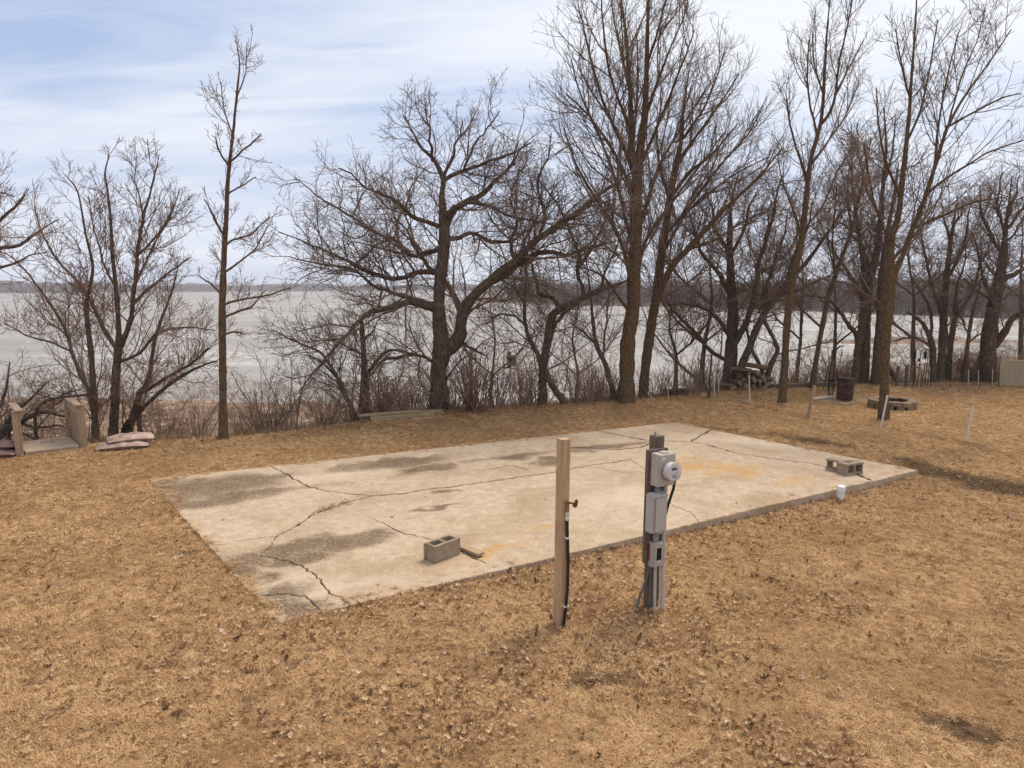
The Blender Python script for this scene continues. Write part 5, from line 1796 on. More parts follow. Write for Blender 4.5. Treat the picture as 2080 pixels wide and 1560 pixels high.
hw.location = (.064, -.116, 1.162)
hw.rotation_euler = (R(90), 0, R(30))

# ------------------------------------------------------------------ electric meter post
p = gz(1325, 1236, -.09)
t = empty('meter_post', (p.x, p.y, gz_at(p.x, p.y)), YAW); tag(t, 'weathered post carrying electric meter and grey breaker boxes', 'meter post')
t.rotation_euler = (0, R(.75), YAW)
box_obj('post', (0, 0.03, .77), (.10, .10, 1.86), M['old_wood'], t, bev=.006, jit=.003)
tube_obj('ground_rod', [(-.02, .03, 1.66), (-.02, .03, 1.735)], .009, M['galv'], t, 8)
box_obj('backing_board', (-.06, -.042, 1.045), (.235, .042, 1.09), M['old_wood'], t, bev=.004, jit=.003)
MF = -.063       # front face of the board


def panel_box(name, cx_, zc, w, h, d, mat, bev=.008, slope=False):
    bm = bmesh.new()
    add_box(bm, (cx_, MF - .004 - d / 2, zc), (w, d, h), bev=bev)
    o = bm_obj(name, bm, mat, t)
    return o


# meter socket and meter
ms = panel_box('meter_socket', -.052, 1.415, .205, .305, .105, M['grey_paint'], .006)
fy = MF - .004 - .105
bm = bmesh.new()
add_box(bm, (-.052, fy - .004, 1.415), (.190, .010, .290), bev=.003)
bm_obj('cover', bm, M['grey_paint'], ms)
box_obj('sticker', (-.108, fy - .0098, 1.525), (.045, .003, .026), M['label_white'], ms)
box_obj('hasp', (-.052, fy - .012, 1.277), (.024, .012, .014), M['galv'], ms, bev=.002)
box_obj('hub_plate', (-.052, MF - .06, 1.574), (.075, .06, .014), M['grey_paint'], ms, bev=.004)
mx, mz = -.036, 1.412
MM = Matrix.Translation((mx, fy - .006, mz)) @ Matrix.Rotation(R(90), 4, 'X')
mt = lathe_obj('electric_meter', [(.085, 0), (.089, .004), (.089, .022), (.083, .026), (.080, .030), (.080, .074)], M['dial'], t, 32, MM)
lathe_obj('meter_cover', [(.0835, .024), (.0835, .07), (.082, .082), (.077, .090), (.066, .094), (.0, .096)], M['glass'], mt, 32, MM)
lathe_obj('ring', [(.0895, .002), (.0915, .006), (.0915, .020), (.0895, .024)], M['galv'], mt, 32, MM)


def dial_box(name, dx, dz, w, h, mat, y=-.0755):
    return box_obj(name, (mx + dx, fy - .006 + y, mz + dz), (w, .003, h), mat, mt)


dial_box('display', 0, .028, .058, .017, M['lcd'])
dial_box('display_rim', 0, .028, .066, .025, M['print'], -.0742)
for i, (dx, dz, w) in enumerate([(0, -.030, .045), (0, -.040, .052), (0, -.050, .034), (-.012, .050, .030), (.03, -.008, .02)]):
    dial_box('print_line', dx, dz, w, .0035, M['print'])
dial_box('nameplate', 0, -.012, .036, .008, M['label_white'], -.0752)
# nipples between boxes
tube_obj('nipple', [(-.10, MF - .05, 1.27), (-.10, MF - .05, 1.17)], .023, M['galv'], t, 12)
tube_obj('nipple_ring', [(-.10, MF - .05, 1.235), (-.10, MF - .05, 1.215)], .030, M['galv'], t, 12)
tube_obj('blue_wire', [(-.018, MF - .012, 1.265), (-.015, MF - .018, 1.23), (-.019, MF - .014, 1.195)], .008, M['blue'], t, 6)
# main breaker enclosure with raised door
bz = 1.005
mb_ = panel_box('breaker_enclosure', -.112, bz, .172, .365, .095, M['grey_paint2'], .010)
fy2 = MF - .004 - .095
box_obj('door', (-.102, fy2 - .008, bz - .012), (.138, .022, .318), M['grey_paint2'], mb_, bev=.011)
box_obj('rain_lip', (-.112, fy2 + .028, bz + .176), (.186, .088, .020), M['grey_paint2'], mb_, rot=Matrix.Rotation(R(14), 3, 'X'), bev=.006)
box_obj('hinge', (-.190, fy2 - .004, bz), (.010, .012, .26), M['grey_small'], mb_, bev=.003)
box_obj('latch', (-.102, fy2 - .006, bz - .183), (.05, .014, .016), M['grey_small'], mb_, bev=.003)
tube_obj('nipple', [(-.10, MF - .045, .83), (-.10, MF - .045, .71)], .021, M['galv'], t, 12)
tube_obj('nipple_ring', [(-.10, MF - .045, .775), (-.10, MF - .045, .758)], .028, M['galv'], t, 12)
tube_obj('small_fitting', [(-.055, MF - .035, .83), (-.055, MF - .035, .72)], .011, M['galv'], t, 8)
# small outlet box with open cover
sz = .595
sb = panel_box('outlet_box', -.085, sz, .118, .235, .072, M['grey_small'], .007)
fy3 = MF - .004 - .072
bm = bmesh.new()
xs = [-.052, -.030, .034, .052]; zs = [-.108, -.052, .070, .108]
cells_mesh(bm, xs, zs, lambda i, j: not (i == 1 and j == 1), 0, .012)
bmesh.ops.transform(bm, matrix=Matrix.Translation((-.085, fy3 - .0005, sz)) @ Matrix.Rotation(R(90), 4, 'X'), verts=bm.verts)
bm_obj('cover_frame', bm, M['grey_small'], sb)
box_obj('opening', (-.083, fy3 - .0020, sz + .009), (.064, .003, .122), M['black'], sb)
box_obj('cover_latch', (-.084, fy3 - .014, sz - .064), (.034, .008, .012), M['label_white'], sb, bev=.002)
box_obj('red_tag', (-.1455, MF - .02, sz + .02), (.005, .014, .17), M['red'], sb)
# fasteners
for (sx_, sz_) in ((-.135, 1.30), (.031, 1.30), (-.135, 1.53), (.031, 1.53)):
    lathe_obj('screw', [(.0055, 0), (.0055, .003), (.003, .005)], M['galv'], ms, 8, Matrix.Translation((sx_, fy - .009, sz_)) @ Matrix.Rotation(R(90), 4, 'X'))
for sz_ in (bz - .12, bz + .13):
    lathe_obj('screw', [(.005, 0), (.005, .003), (.003, .005)], M['galv'], mb_, 8, Matrix.Translation((-.182, fy2 - .001, sz_)) @ Matrix.Rotation(R(90), 4, 'X'))
# conduits and cables
tube_obj('large_conduit', [(.012, MF - .036, 1.27), (.012, MF - .036, .75), (.020, MF - .036, .38), (.046, MF - .036, -.12)], .021, M['pvc_grey'], t, 12)
tube_obj('small_conduit', [(-.075, MF - .036, .48), (-.070, MF - .036, .2), (-.055, MF - .036, -.12)], .014, M['pvc_grey'], t, 10)
tube_obj('black_cable_stub', [(.12, .06, -.1), (.10, .05, .40), (.105, .02, .78), (.15, .0, 1.00), (.195, -.02, 1.17), (.205, -.03, 1.33)], .014, M['black_pipe'], t, 8)
tube_obj('ground_cable', [(-.03, .02, .40), (-.08, .02, .28), (-.15, .01, .16), (-.20, 0, .06), (-.23, 0, -.05)], .0125, M['grey_cable'], t, 8)

# ------------------------------------------------------------------ wooden stair head on the left
NL, NR = gz(51, 923), gz(170, 914)
wid = 0.86; uu = Vector((math.cos(R(41)), math.sin(R(41)), 0))
vv = Vector((-uu.y, uu.x, 0))                       # away from the camera, down the bank
t = empty('stair_head', (NL.x, NL.y, .02), math.atan2(uu.y, uu.x)); tag(t, 'wooden stair landing with two solid board railings at the bluff edge', 'stairs')
nb, dep = 7, 1.08
for i in range(nb):
    y0 = dep * i / nb
    box_obj('deck_board', (wid / 2, y0 + dep / nb / 2, .005 - .012 * 0), (wid - .02, dep / nb - .007, .036), M['deck_wood_x'], t, bev=.003)
box_obj('rim_joist', (wid / 2, .035, -.10), (wid - .05, .038, .16), M['deck_wood_x'], t)
for sx in (-.03, wid + .03):
    nbp = 8
    for i in range(nbp):
        y0 = 1.02 * i / nbp
        box_obj('railing_board', (sx, y0 + 1.02 / nbp / 2 + .005, .355), (.028, 1.02 / nbp - .005, .80), M['deck_wood'], t, bev=.003)
    box_obj('post', (sx + (.060 if sx > 0 else -.060), .06, .33), (.088, .088, .90), M['deck_wood'], t, bev=.004)
    box_obj('post', (sx + (-.060 if sx > 0 else .060), .985, .30), (.060, .070, .92), M['deck_wood'], t, bev=.004)
    box_obj('cap_rail', (sx, .52, .787), (.12, 1.12, .036), M['deck_wood'], t, bev=.004)
    box_obj('side_rail', (sx + (-.034 if sx > 0 else .034), .52, .70), (.034, 1.03, .125), M['deck_wood'], t, bev=.003)
for i in range(5):
    box_obj('tread', (wid / 2, dep + .16 + .27 * i, -.20 - .20 * i), (wid - .03, .25, .036), M['deck_wood_x'], t, bev=.003)
for sx in (.02, wid - .02):
    L = 1.75
    box_obj('stringer', (sx, dep + .62, -.60), (.036, L, .22), M['deck_wood_x'], t, rot=Matrix.Rotation(R(-36), 3, 'X'))


# ------------------------------------------------------------------ mulch bags
def mulch_bag(label, c, L, W, H, yaw, mat, seed, tilt=0.0):
    rng = random.Random(seed)
    bm = bmesh.new()
    nu, nv = 22, 12
    rows = {}
    for side in (1, -1):
        for i in range(nu + 1):
            for j in range(nv + 1):
                u_, v_ = i / nu * 2 - 1, j / nv * 2 - 1
                e = (1 - abs(u_) ** 3.2) * (1 - abs(v_) ** 2.6)
                h = max(e, 0) ** 0.5 * H / 2
                x, y = u_ * L / 2 * (1 - .05 * v_ * v_), v_ * W / 2 * (1 - .10 * u_ * u_ * 0)
                ph = seed * 1.3
                wr = .012 * math.sin(9 * u_ + 3 * v_ + ph) * e + .009 * math.sin(17 * v_ - 6 * u_ + ph) * e + .006 * math.sin(15 * u_ + 9 * v_ * v_ + ph) * (0.3 + e)
                z = side * h + (wr if side > 0 else wr * .3)
                z += -.02 * u_ * u_
                if abs(u_) > .86: z += .006 * math.sin(19 * v_ + ph)
                rows[(side, i, j)] = bm.verts.new((x, y, z))
    for side in (1, -1):
        for i in range(nu):
            for j in range(nv):
                f = [rows[(side, i, j)], rows[(side, i + 1, j)], rows[(side, i + 1, j + 1)], rows[(side, i, j + 1)]]
                bm.faces.new(f if side > 0 else f[::-1])
    bmesh.ops.remove_doubles(bm, verts=bm.verts, dist=.004)
    o = bm_obj('mulch_bag', bm, mat, None, smooth=True, angle=80)
    o.location = c; o.rotation_euler = (tilt, 0, yaw)
    tag(o, label, 'bag', 'mulch bags by the stair head')
    return o


p = gz(250, 903, .05)
yaw = math.atan2(2.2, 4.6)
bzg = gz_at(p.x, p.y)
mulch_bag('lower mulch bag of the stack right of the stair head', (p.x, p.y, bzg + .07), 0.90, .46, .14, yaw, M['bag'], 3)
mulch_bag('upper mulch bag of the stack right of the stair head', (p.x + .08, p.y + .13, bzg + .185), .80, .42, .12, yaw + .12, M['bag'], 8, .06)
p = gz(-22, 920, .05)
bzg = gz_at(p.x, p.y)
mulch_bag('lower dark mulch bag at the left picture edge', (p.x, p.y, bzg + .07), .92, .46, .15, yaw - .1, M['bag_dark'], 5)
mulch_bag('upper dark mulch bag at the left picture edge', (p.x + .0, p.y + .08, bzg + .185), .86, .44, .13, yaw, M['bag_dark'], 12)

# ------------------------------------------------------------------ stacked planks in front of the oak
def plank(label, a, b_, w, h, z, mat='plank_wood', name='plank', grp='planks lying before the oak', cat='plank'):
    a, b_ = Vector(a), Vector(b_)
    d = b_ - a
    o = box_obj(name, (0, 0, 0), (d.length, w, h), M[mat], bev=.006, jit=.004)
    mid = (a + b_) / 2
    o.location = (mid.x, mid.y, z)
    o.rotation_euler = (0, 0, math.atan2(d.y, d.x))
    tag(o, label, cat, grp)
    return o


a, b_ = gz(752, 853), gz(880, 843)
g0 = gz_at((a.x + b_.x) / 2, (a.y + b_.y) / 2)
d = (b_ - a).normalized(); nn = Vector((-d.y, d.x, 0))
plank('front timber of the planks on the ground before the oak', a, b_, .14, .10, g0 + .035)
plank('left timber behind the front one before the oak', a - d * .2 + nn * .22, a + d * 1.2 + nn * .22, .14, .10, g0 + .04)
plank('right timber reaching the oak trunk base', a + d * .8 + nn * .24, b_ + d * .3 + nn * .24, .14, .10, g0 + .045)
plank('thin top board lying across the timbers before the oak', a - d * .25 + nn * .12, a + d * 1.25 + nn * .16, .20, .035, g0 + .112)
plank('flat grey board at the right front of the planks', gz(835, 851), gz(898, 846), .16, .03, g0 + .005)

# ------------------------------------------------------------------ birdhouse on pole with cone baffle
p = gz(1036, 834)
t = empty('birdhouse', (p.x, p.y, gz_at(p.x, p.y)), R(-28)); tag(t, 'weathered wooden birdhouse on pole with grey cone guard', 'birdhouse')
t.rotation_euler = (0, R(.8), R(-28))
Hh = 1.12
tube_obj('pole', [(0, 0, -.2), (.0, 0, Hh + .1)], .0135, M['galv'], t, 8)
lathe_obj('cone_guard', [(.098, .73), (.085, .76), (.05, .87), (.022, 1.01), (.018, 1.02)], M['galv'], t, 18)
lathe_obj('cone_rim', [(.096, .722), (.101, .728), (.101, .738), (.096, .742)], M['galv'], t, 18)
hb = box_obj('house_box', (.03, -.01, Hh + .12), (.17, .15, .22), M['birdbox'], t, bev=.003)
box_obj('roof', (.035, -.03, Hh + .246), (.22, .21, .022), M['old_wood'], t, rot=Matrix.Rotation(R(8), 3, 'X'), bev=.003)
box_obj('back_board', (-.062, .04, Hh + .15), (.03, .12, .40), M['old_wood'], t, bev=.003)
lathe_obj('entrance_hole', [(.021, 0), (.021, .003)], M['black'], hb, 14, Matrix.Translation((.03, -.0852, Hh + .165)) @ Matrix.Rotation(R(90), 4, 'X'))


# ------------------------------------------------------------------ stakes on the boundary line
def stake(label, top, bot, r, mat, square=False, name='boundary_stake', grp='stakes on the boundary line'):
    b0 = gz(*bot)
    g = gz_at(b0.x, b0.y)
    tp = gy(top[0], top[1], b0.y)
    d = Vector((tp.x - b0.x, random.uniform(-.02, .02), tp.z - g))
    if square:
        o = box_obj(name, (0, 0, d.length / 2 - .1), (r * 2, r * 1.6, d.length + .2), M[mat], bev=.003)
    else:
        o = tube_obj(name, [(0, 0, -.15), (0, 0, d.length * .5), (0, 0, d.length)], r, M[mat], None, 8)
    o.location = (b0.x, b0.y, g)
    o.rotation_euler = d.to_track_quat('Z', 'Y').to_euler()
    tag(o, label, 'stake', grp)


stake('thin white stake left of the slender lawn maple', (1522, 762), (1523, 816), .016, 'stake_white')
stake('leaning weathered square stake left of the barrel', (1655, 783), (1641, 846), .034, 'deck_wood', True)
stake('white leaning stake at the foot of the forked maple', (1803, 803), (1789, 869), .020, 'stake_white')
stake('white leaning stake alone on the right lawn', (1977, 826), (1962, 896), .018, 'stake_white')
stake('thin pale stake beside the rusty bent pole', (1448, 750), (1452, 806), .013, 'stake_white')
stake('short thin white stake left of the log pile', (1461, 772), (1459, 796), .013, 'stake_white')
stake('thin straw coloured cane left of the low board stack', (1357, 785), (1358, 806), .010, 'stake_white')

# rusty hook pole with bent rod
p = gz(1441, 806)
g = gz_at(p.x, p.y)
t = empty('rusty_pole', (p.x, p.y, g)); tag(t, 'rusty upright pole with bent rod left of the log pile', 'pole')
k = p.y / F
tube_obj('upright', [(0, 0, -.2), (-.01, 0, .55), (.02, 0, 1.22)], .022, M['rust'], t, 8)
tube_obj('bent_rod', [(.02, -.03, .02), (-.10, -.03, .22), (-.17, -.02, .48), (-.21, 0, .80), (-.27, 0, 1.0), (-.36, .02, 1.08)], .016, M['rust'], t, 7)
box_obj('foot', (-.05, -.03, .02), (.10, .07, .05), M['rust'], t, bev=.01)

# low stack of dark boards
for i, (dx, z, lab) in enumerate([(0, .03, 'bottom board of the small dark board stack right of the tall maples'), (.03, .10, 'middle board of the small dark board stack right of the tall maples'), (-.02, .17, 'top board of the small dark board stack right of the tall maples')]):
    a, b_ = gz(1355, 800), gz(1389, 797)
    d = (b_ - a).normalized()
    plank(lab, a + d * dx, b_ + d * dx, .30 - .04 * i, .05, gz_at(a.x, a.y) + z + .03, 'dark_wood', 'dark_board', 'small stack of dark boards', 'board')

# ------------------------------------------------------------------ log pile
def log_mesh(seed, L, r):
    rng = random.Random(seed)
    bm = bmesh.new()
    s = 10
    rings = []
    split = rng.random() < .45
    for i in range(4):
        x = (i / 3 - .5) * L
        ring = []
        for k in range(s):
            a = 2 * math.pi * k / s
            rr = r * (1 + rng.uniform(-.09, .09))
            y, z = math.cos(a) * rr, math.sin(a) * rr
            if split and z > .25 * r: z = .25 * r + (z - .25 * r) * .15
            ring.append(bm.verts.new((x + rng.uniform(-.008, .008), y, z)))
        rings.append(ring)
    for a_, b2_ in zip(rings[:-1], rings[1:]):
        for k in range(s):
            f = bm.faces.new((a_[k], a_[(k + 1) % s], b2_[(k + 1) % s], b2_[k]))
    f1 = bm.faces.new(rings[0][::-1]); f2 = bm.faces.new(rings[-1])
    bmesh.ops.recalc_face_normals(bm, faces=bm.faces)
    f1.material_index = f2.material_index = 1
    me = bpy.data.meshes.new('log')
    bm.to_mesh(me); bm.free()
    me.materials.append(M['log']); me.materials.append(M['log_end'])
    return me


LOGS = [log_mesh(700 + k, .45, random.uniform(.055, .085)) for k in range(6)]
a, b_ = gz(1470, 789), gz(1574, 786)
d = (b_ - a).normalized(); nn = Vector((-d.y, d.x, 0))
Lp = (b_ - a).length
rng = random.Random(44)
rows = [(0, 0.0, Lp), (1, .14, Lp - .10), (2, .42, Lp - .18), (3, .62, Lp - .34), (4, .75, Lp - .6)]
nlog = 0
for ri, x0, x1 in rows:
    x = x0 + .05
    while x < x1 - .05:
        for depth in (0, .42):
            o = bpy.data.objects.new('log', rng.choice(LOGS)); COL.objects.link(o)
            pos = a + d * (x + rng.uniform(-.02, .02)) + nn * (depth + rng.uniform(-.06, .06) + .15)
            o.location = (pos.x, pos.y, gz_at(pos.x, pos.y) + .06 + ri * .118)
            yawl = math.atan2(nn.y, nn.x) + rng.gauss(0, .16) + (math.pi / 2 * .5 if rng.random() < .12 else 0) + (math.pi if rng.random() < .5 else 0)
            o.rotation_euler = (rng.uniform(0, 6.28), rng.gauss(0, .07), yawl)
            s = rng.uniform(.85, 1.15); o.scale = (s, s, s)
            tag(o, 'brown firewood log in the pile before the leaning dark trees', 'log', 'firewood logs in the pile')
            nlog += 1
        x += .155 + rng.uniform(-.01, .02)
for i, (dx, dz, yw, lab) in enumerate([(.50, .66, .2, 'long barked log lying along the top left of the firewood pile'), (.12, .22, .35, 'long log lying lengthwise on the low left end of the firewood pile'), (.95, .72, -.3, 'long crooked log across the top right of the firewood pile')]):
    o = bpy.data.objects.new('log', log_mesh(760 + i, .72, .075)); COL.objects.link(o)
    pos = a + d * (dx + .1) + nn * .05
    o.location = (pos.x, pos.y, gz_at(pos.x, pos.y) + dz)
    o.rotation_euler = (.5, R(8), math.atan2(d.y, d.x) + yw)
    tag(o, lab, 'log', 'firewood logs in the pile')

# ------------------------------------------------------------------ barrel, patio, stand, trellis
p = gz(1715, 812)
g = gz_at(p.x, p.y)
t = empty('burn_barrel', (p.x, p.y, g + .02)); tag(t, 'rusty brown steel barrel on the small patio', 'barrel')
t.rotation_euler = (0, R(1.5), 0)
lathe_obj('drum', [(.20, 0), (.207, .005), (.207, .19), (.214, .20), (.207, .21), (.207, .385), (.214, .395), (.207, .405), (.207, .575), (.213, .585), (.207, .592), (.195, .585), (.195, .04), (0, .04)], M['rust'], t, 28)
for z in (.20, .395):
    lathe_obj('hoop', [(.2135, z - .008), (.2175, z - .004), (.2175, z + .004), (.2135, z + .008)], M['rust'], t, 28)
lathe_obj('rim', [(.206, .582), (.215, .586), (.215, .598), (.204, .600), (.196, .590)], M['rust'], t, 28)

quad = [gz(1660, 815), gz(1722, 822), gz(1766, 811), gz(1738, 803), (gz(1690, 805))]
c = sum(quad, Vector()) / len(quad)
bm = bmesh.new()
top = [bm.verts.new((q.x - c.x, q.y - c.y, .02)) for q in quad]
bot = [bm.verts.new((q.x - c.x, q.y - c.y, -.15)) for q in quad]
bm.faces.new(top); bm.faces.new(bot[::-1])
for i in range(len(quad)):
    bm.faces.new((top[i], bot[i], bot[(i + 1) % len(quad)], top[(i + 1) % len(quad)]))
o = bm_obj('patio', bm, M['patio']); o.location = (c.x, c.y, gz_at(c.x, c.y) - .012)
tag(o, kind='structure')
a, b_ = gz(1650, 813), gz(1694, 808)
o = plank('white length of timber on the ground left of the barrel', a, b_, .06, .06, gz_at(a.x, a.y) + .06, 'stake_white', 'ground_timber', None, 'timber')

p = gz(1687, 808)
g = gz_at(p.x, p.y)
t = empty('tool_stand', (p.x, p.y, g), R(10)); tag(t, 'black steel fire-tool stand left of the barrel', 'stand')
for x in (-.06, .0, .055):
    tube_obj('rod', [(x, 0, .0), (x * .9, 0, .52)], .011 if x else .008, M['black_steel'], t, 6)
box_obj('top_plate', (0.01, 0, .50), (.13, .09, .09), M['black_steel'], t, bev=.01)
box_obj('foot_plate', (0.03, 0, .07), (.10, .08, .09), M['black_steel'], t, bev=.01)
tube_obj('leg', [(-.075, 0, -.03), (-.06, 0, .5)], .014, M['black_steel'], t, 6)

p = gz(1697, 795)
g = gz_at(p.x, p.y)
t = empty('garden_trellis', (p.x, p.y + .3, g)); tag(t, 'black wire pyramid trellis behind the barrel', 'trellis')
Ht = 1.22
for k in range(8):
    a_ = k * math.pi / 4
    tube_obj('leg' if k % 2 == 0 else 'wire', [(math.cos(a_) * .24, math.sin(a_) * .24, -.1), (math.cos(a_) * .13, math.sin(a_) * .13, .65), (math.cos(a_) * .02, math.sin(a_) * .02, Ht)], .009 if k % 2 == 0 else .006, M['black_steel'], t, 5)
for z, r in ((.3, .185), (.55, .147), (.8, .098), (1.0, .058)):
    bm = bmesh.new()
    add_tube(bm, [(math.cos(a_) * r, math.sin(a_) * r, z) for a_ in np.linspace(0, 2 * math.pi, 17)], .0055, 5, cap=False)
    bm_obj('hoop', bm, M['black_steel'], t, smooth=True)
tube_obj('finial', [(0, 0, Ht - .05), (0, 0, Ht + .08)], [.02, .012], M['black_steel'], t, 6)
tube_obj('bracket', [(0, 0, Ht), (.10, 0, Ht + .03), (.20, 0, Ht + .12), (.26, 0, Ht + .10)], [.012, .02, .028, .01], M['black_steel'], t, 6)

# timber edging behind the patio
pts_ = [gz(1568, 786), gz(1622, 785), gz(1676, 784), gz(1738, 783)]
for i, (a, b_) in enumerate(zip(pts_[:-1], pts_[1:])):
    plank(['left', 'middle', 'right'][i] + ' timber of the low edging behind the barrel lawn', a, b_, .13, .14, gz_at((a.x + b_.x) / 2, (a.y + b_.y) / 2) + .055, 'old_wood', 'edging_timber', 'edging timbers', 'timber')

# ------------------------------------------------------------------ stone fire pit
p = gz(1813, 826)
g = gz_at(p.x, p.y)
t = empty('fire_pit', (p.x, p.y, g)); tag(t, 'round stacked stone fire pit behind the forked maple', 'fire pit')


def wedge(ri, ro, a0, a1, z0, z1):
    bm = bmesh.new()
    P_ = lambda r, a_, z: bm.verts.new((r * math.cos(a_), r * math.sin(a_), z))
    am = (a0 + a1) / 2
    lo = [P_(ri, a0, z0), P_(ro, a0, z0), P_(ro * 1.015, am, z0), P_(ro, a1, z0), P_(ri, a1, z0)]
    hi = [P_(ri, a0, z1), P_(ro, a0, z1), P_(ro * 1.015, am, z1), P_(ro, a1, z1), P_(ri, a1, z1)]
    bm.faces.new(hi); bm.faces.new(lo[::-1])
    for i in range(5):
        bm.faces.new((lo[i], lo[(i + 1) % 5], hi[(i + 1) % 5], hi[i]))
    bmesh.ops.recalc_face_normals(bm, faces=bm.faces)
    bmesh.ops.bevel(bm, geom=list(bm.edges), offset=.008, segments=1, affect='EDGES', clamp_overlap=True)
    return bm


rng = random.Random(9)
for course in range(2):
    n = 13
    for k in range(n):
        a0 = 2 * math.pi * (k + .5 * course) / n + .02
        a1 = a0 + 2 * math.pi / n - (.03 if course else .13)
        dr = rng.uniform(-.015, .015)
        o = bm_obj('stone', wedge(.36 + dr, .56 + dr, a0, a1, -.03 if course == 0 else .108, .105 if course == 0 else .215), M['pit_stone'], t)
        o.rotation_euler = (rng.gauss(0, .012), rng.gauss(0, .012), rng.gauss(0, .012))
lathe_obj('ash_bed', [(.37, -.04), (.37, .02), (.2, .05), (0, .06)], M['soil'], t, 20)
lathe_obj('steel_liner', [(.345, -.03), (.345, .19), (.335, .19), (.335, -.03)], M['rust'], t, 24)

# ------------------------------------------------------------------ feeders, posts and wire fence at right
def pole_base(px, py, name, label, cat, grp=None):
    p = gz(px, py)
    t = empty(name, (p.x, p.y, gz_at(p.x, p.y)))
    return tag(t, label, cat, grp)


t = pole_base(1855, 783, 'bird_feeder', 'dark pole with tube feeder and round seed tray', 'bird feeder')
tube_obj('pole', [(0, 0, -.2), (0, 0, 1.14)], .014, M['black_steel'], t, 6)
lathe_obj('seed_tray', [(.03, .575), (.12, .58), (.13, .60), (.125, .615), (.11, .60), (0, .595)], M['grey_cable'], t, 16)
lathe_obj('feeder_tube', [(.036, .85), (.042, .87), (.042, 1.06), (.05, 1.07), (.02, 1.10), (0, 1.11)], M['black_steel'], t, 12, Matrix.Translation((-.03, 0, 0)))
t = pole_base(1862, 783, 'shepherd_hook', 'tall dark hook pole with hanging lantern feeder', 'hook pole')
tube_obj('pole', [(0, 0, -.2), (.03, 0, .5), (.05, 0, 1.05), (.06, 0, 1.13), (.11, 0, 1.19), (.17, 0, 1.17), (.185, 0, 1.11)], .011, M['black_steel'], t, 6)
tube_obj('arm', [(.05, 0, 1.05), (.0, 0, 1.14), (-.08, 0, 1.26), (-.11, 0, 1.25)], .008, M['black_steel'], t, 6)
lathe_obj('hanging_feeder', [(.02, .87), (.042, .88), (.042, 1.03), (.05, 1.04), (.015, 1.10), (0, 1.11)], M['black_steel'], t, 12, Matrix.Translation((.185, 0, 0)))
lathe_obj('suet_cage', [(.025, .78), (.03, .79), (.03, .86), (.02, .87)], M['black_steel'], t, 8, Matrix.Translation((.0, -.01, 0)))
t = pole_base(1882, 783, 'plant_tower', 'dark wire plant tower right of the feeders', 'plant tower')
for (x, y) in ((-.07, -.05), (.07, -.05), (.07, .07), (-.07, .07)):
    tube_obj('leg', [(x * 1.3, y * 1.3, -.1), (x, y, .6), (x * .7, y * .7, 1.13)], .009, M['black_steel'], t, 5)
for z in (.2, .45, .7, .95, 1.12):
    s = .075 * (1.3 - .5 * z)
    bm = bmesh.new()
    add_tube(bm, [(-s, -s, z), (s, -s, z), (s, s, z), (-s, s, z), (-s, -s, z)], .006, 4, cap=False)
    bm_obj('rung', bm, M['black_steel'], t)
tube_obj('cross_arm', [(-.22, 0, 1.10), (-.1, 0, 1.16), (.1, 0, 1.15), (.26, 0, 1.18)], .010, M['black_steel'], t, 6)
for px, ty, lab in ((1822, 743, 'left one of two grey wooden posts right of the forked maple'), (1840, 741, 'right one of two grey wooden posts right of the forked maple')):
    p = gz(px, 782)
    g = gz_at(p.x, p.y)
    h = gy(px, ty, p.y).z - g
    o = box_obj('fence_post', (0, 0, h / 2 - .1), (.075, .075, h + .2), M['grey_post'], bev=.006)
    o.location = (p.x, p.y, g); o.rotation_euler = (0, 0, .3)
    tag(o, lab, 'post', 'grey wooden posts')
# fallen trunk leaning behind the posts
a, b_ = gy(1800, 742, 22.6), gy(1834, 783, 22.0)
o = tube_obj('fallen_tree', [tuple(a + (a - b_) * .35), tuple(a), tuple((a + b_) / 2 + Vector((0, 0, -.02))), tuple(b_ - Vector((0, 0, .1)))], [.07, .085, .095, .12], M['bark_oak'], None, 10)
tag(o, 'dark fallen tree stem leaning behind the grey posts', 'fallen tree')
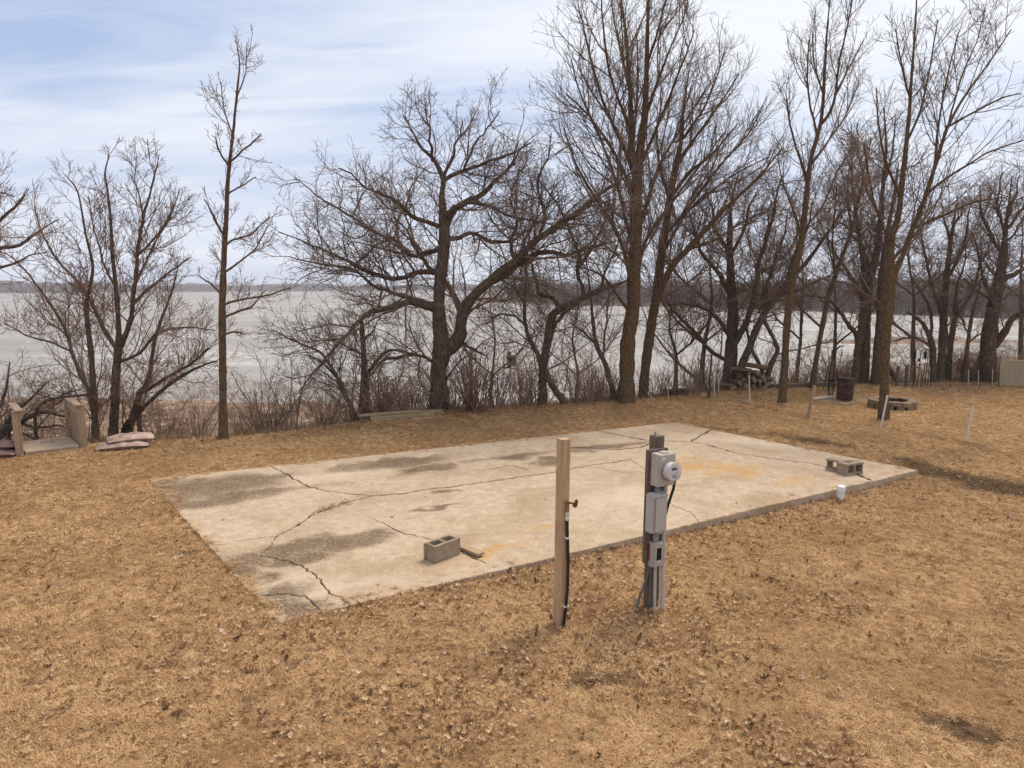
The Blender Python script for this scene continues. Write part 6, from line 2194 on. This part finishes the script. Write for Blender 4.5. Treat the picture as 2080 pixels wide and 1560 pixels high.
# low wire fence
pts_ = [gz(1812, 784), gz(1870, 785), gz(1930, 785), gz(1990, 784), gz(2028, 783)]
t = empty('wire_fence', (pts_[2].x, pts_[2].y, gz_at(pts_[2].x, pts_[2].y))); tag(t, 'low dark wire garden fence along the right lawn edge', 'fence')
org = Vector(t.location)
for q in pts_:
    tube_obj('fence_stake', [Vector((q.x, q.y, gz_at(q.x, q.y) - .1)) - org, Vector((q.x, q.y, gz_at(q.x, q.y) + .42)) - org], .011, M['green_steel'], t, 5)
for h in (.06, .17, .28, .39):
    tube_obj('wire', [Vector((q.x, q.y, gz_at(q.x, q.y) + h)) - org for q in pts_], .0045, M['green_steel'], t, 4)
bm = bmesh.new()
for a, b_ in zip(pts_[:-1], pts_[1:]):
    n = int((b_ - a).length / .11)
    for k in range(n):
        q = a.lerp(b_, k / n)
        g = gz_at(q.x, q.y)
        add_tube(bm, [Vector((q.x, q.y, g - .02)) - org, Vector((q.x, q.y, g + .39)) - org], .0028, 3, cap=False)
wv = bm_obj('wire_mesh', bm, M['green_steel'], t); wv['kind'] = 'stuff'
for px, ty, lab in ((1967, 751, 'thin pale cane left of the reddish shrub behind the fence'), (1988, 752, 'thin pale cane at the left foot of the thick right oak'), (2016, 750, 'thin pale cane between the thick right oak and tan fence')):
    stake(lab, (px, ty), (px, 783), .012, 'stake_white', grp='pale canes by the wire fence', name='garden_cane')

# tan vinyl fence running out of the picture at right
p0 = gz(2031, 782)
dirf = Vector((.93, -.36, 0)).normalized()
t = empty('vinyl_fence', (p0.x, p0.y, gz_at(p0.x, p0.y)), math.atan2(dirf.y, dirf.x)); tag(t, 'tan solid vinyl fence panel at the right picture edge', 'fence')
box_obj('post', (0, 0, .40), (.11, .11, 1.0), M['vinyl'], t, bev=.006)
box_obj('post_cap', (0, 0, .915), (.125, .125, .03), M['vinyl'], t, bev=.008)
for k in range(16):
    box_obj('fence_board', (.13 + k * .15, 0, .40), (.147, .022, .72), M['vinyl'], t, bev=.004)
box_obj('top_rail', (1.26, 0, .775), (2.41, .05, .07), M['vinyl'], t, bev=.006)
box_obj('bottom_rail', (1.26, 0, .075), (2.41, .05, .09), M['vinyl'], t, bev=.006)
box_obj('post', (2.53, 0, .40), (.11, .11, 1.0), M['vinyl'], t, bev=.006)
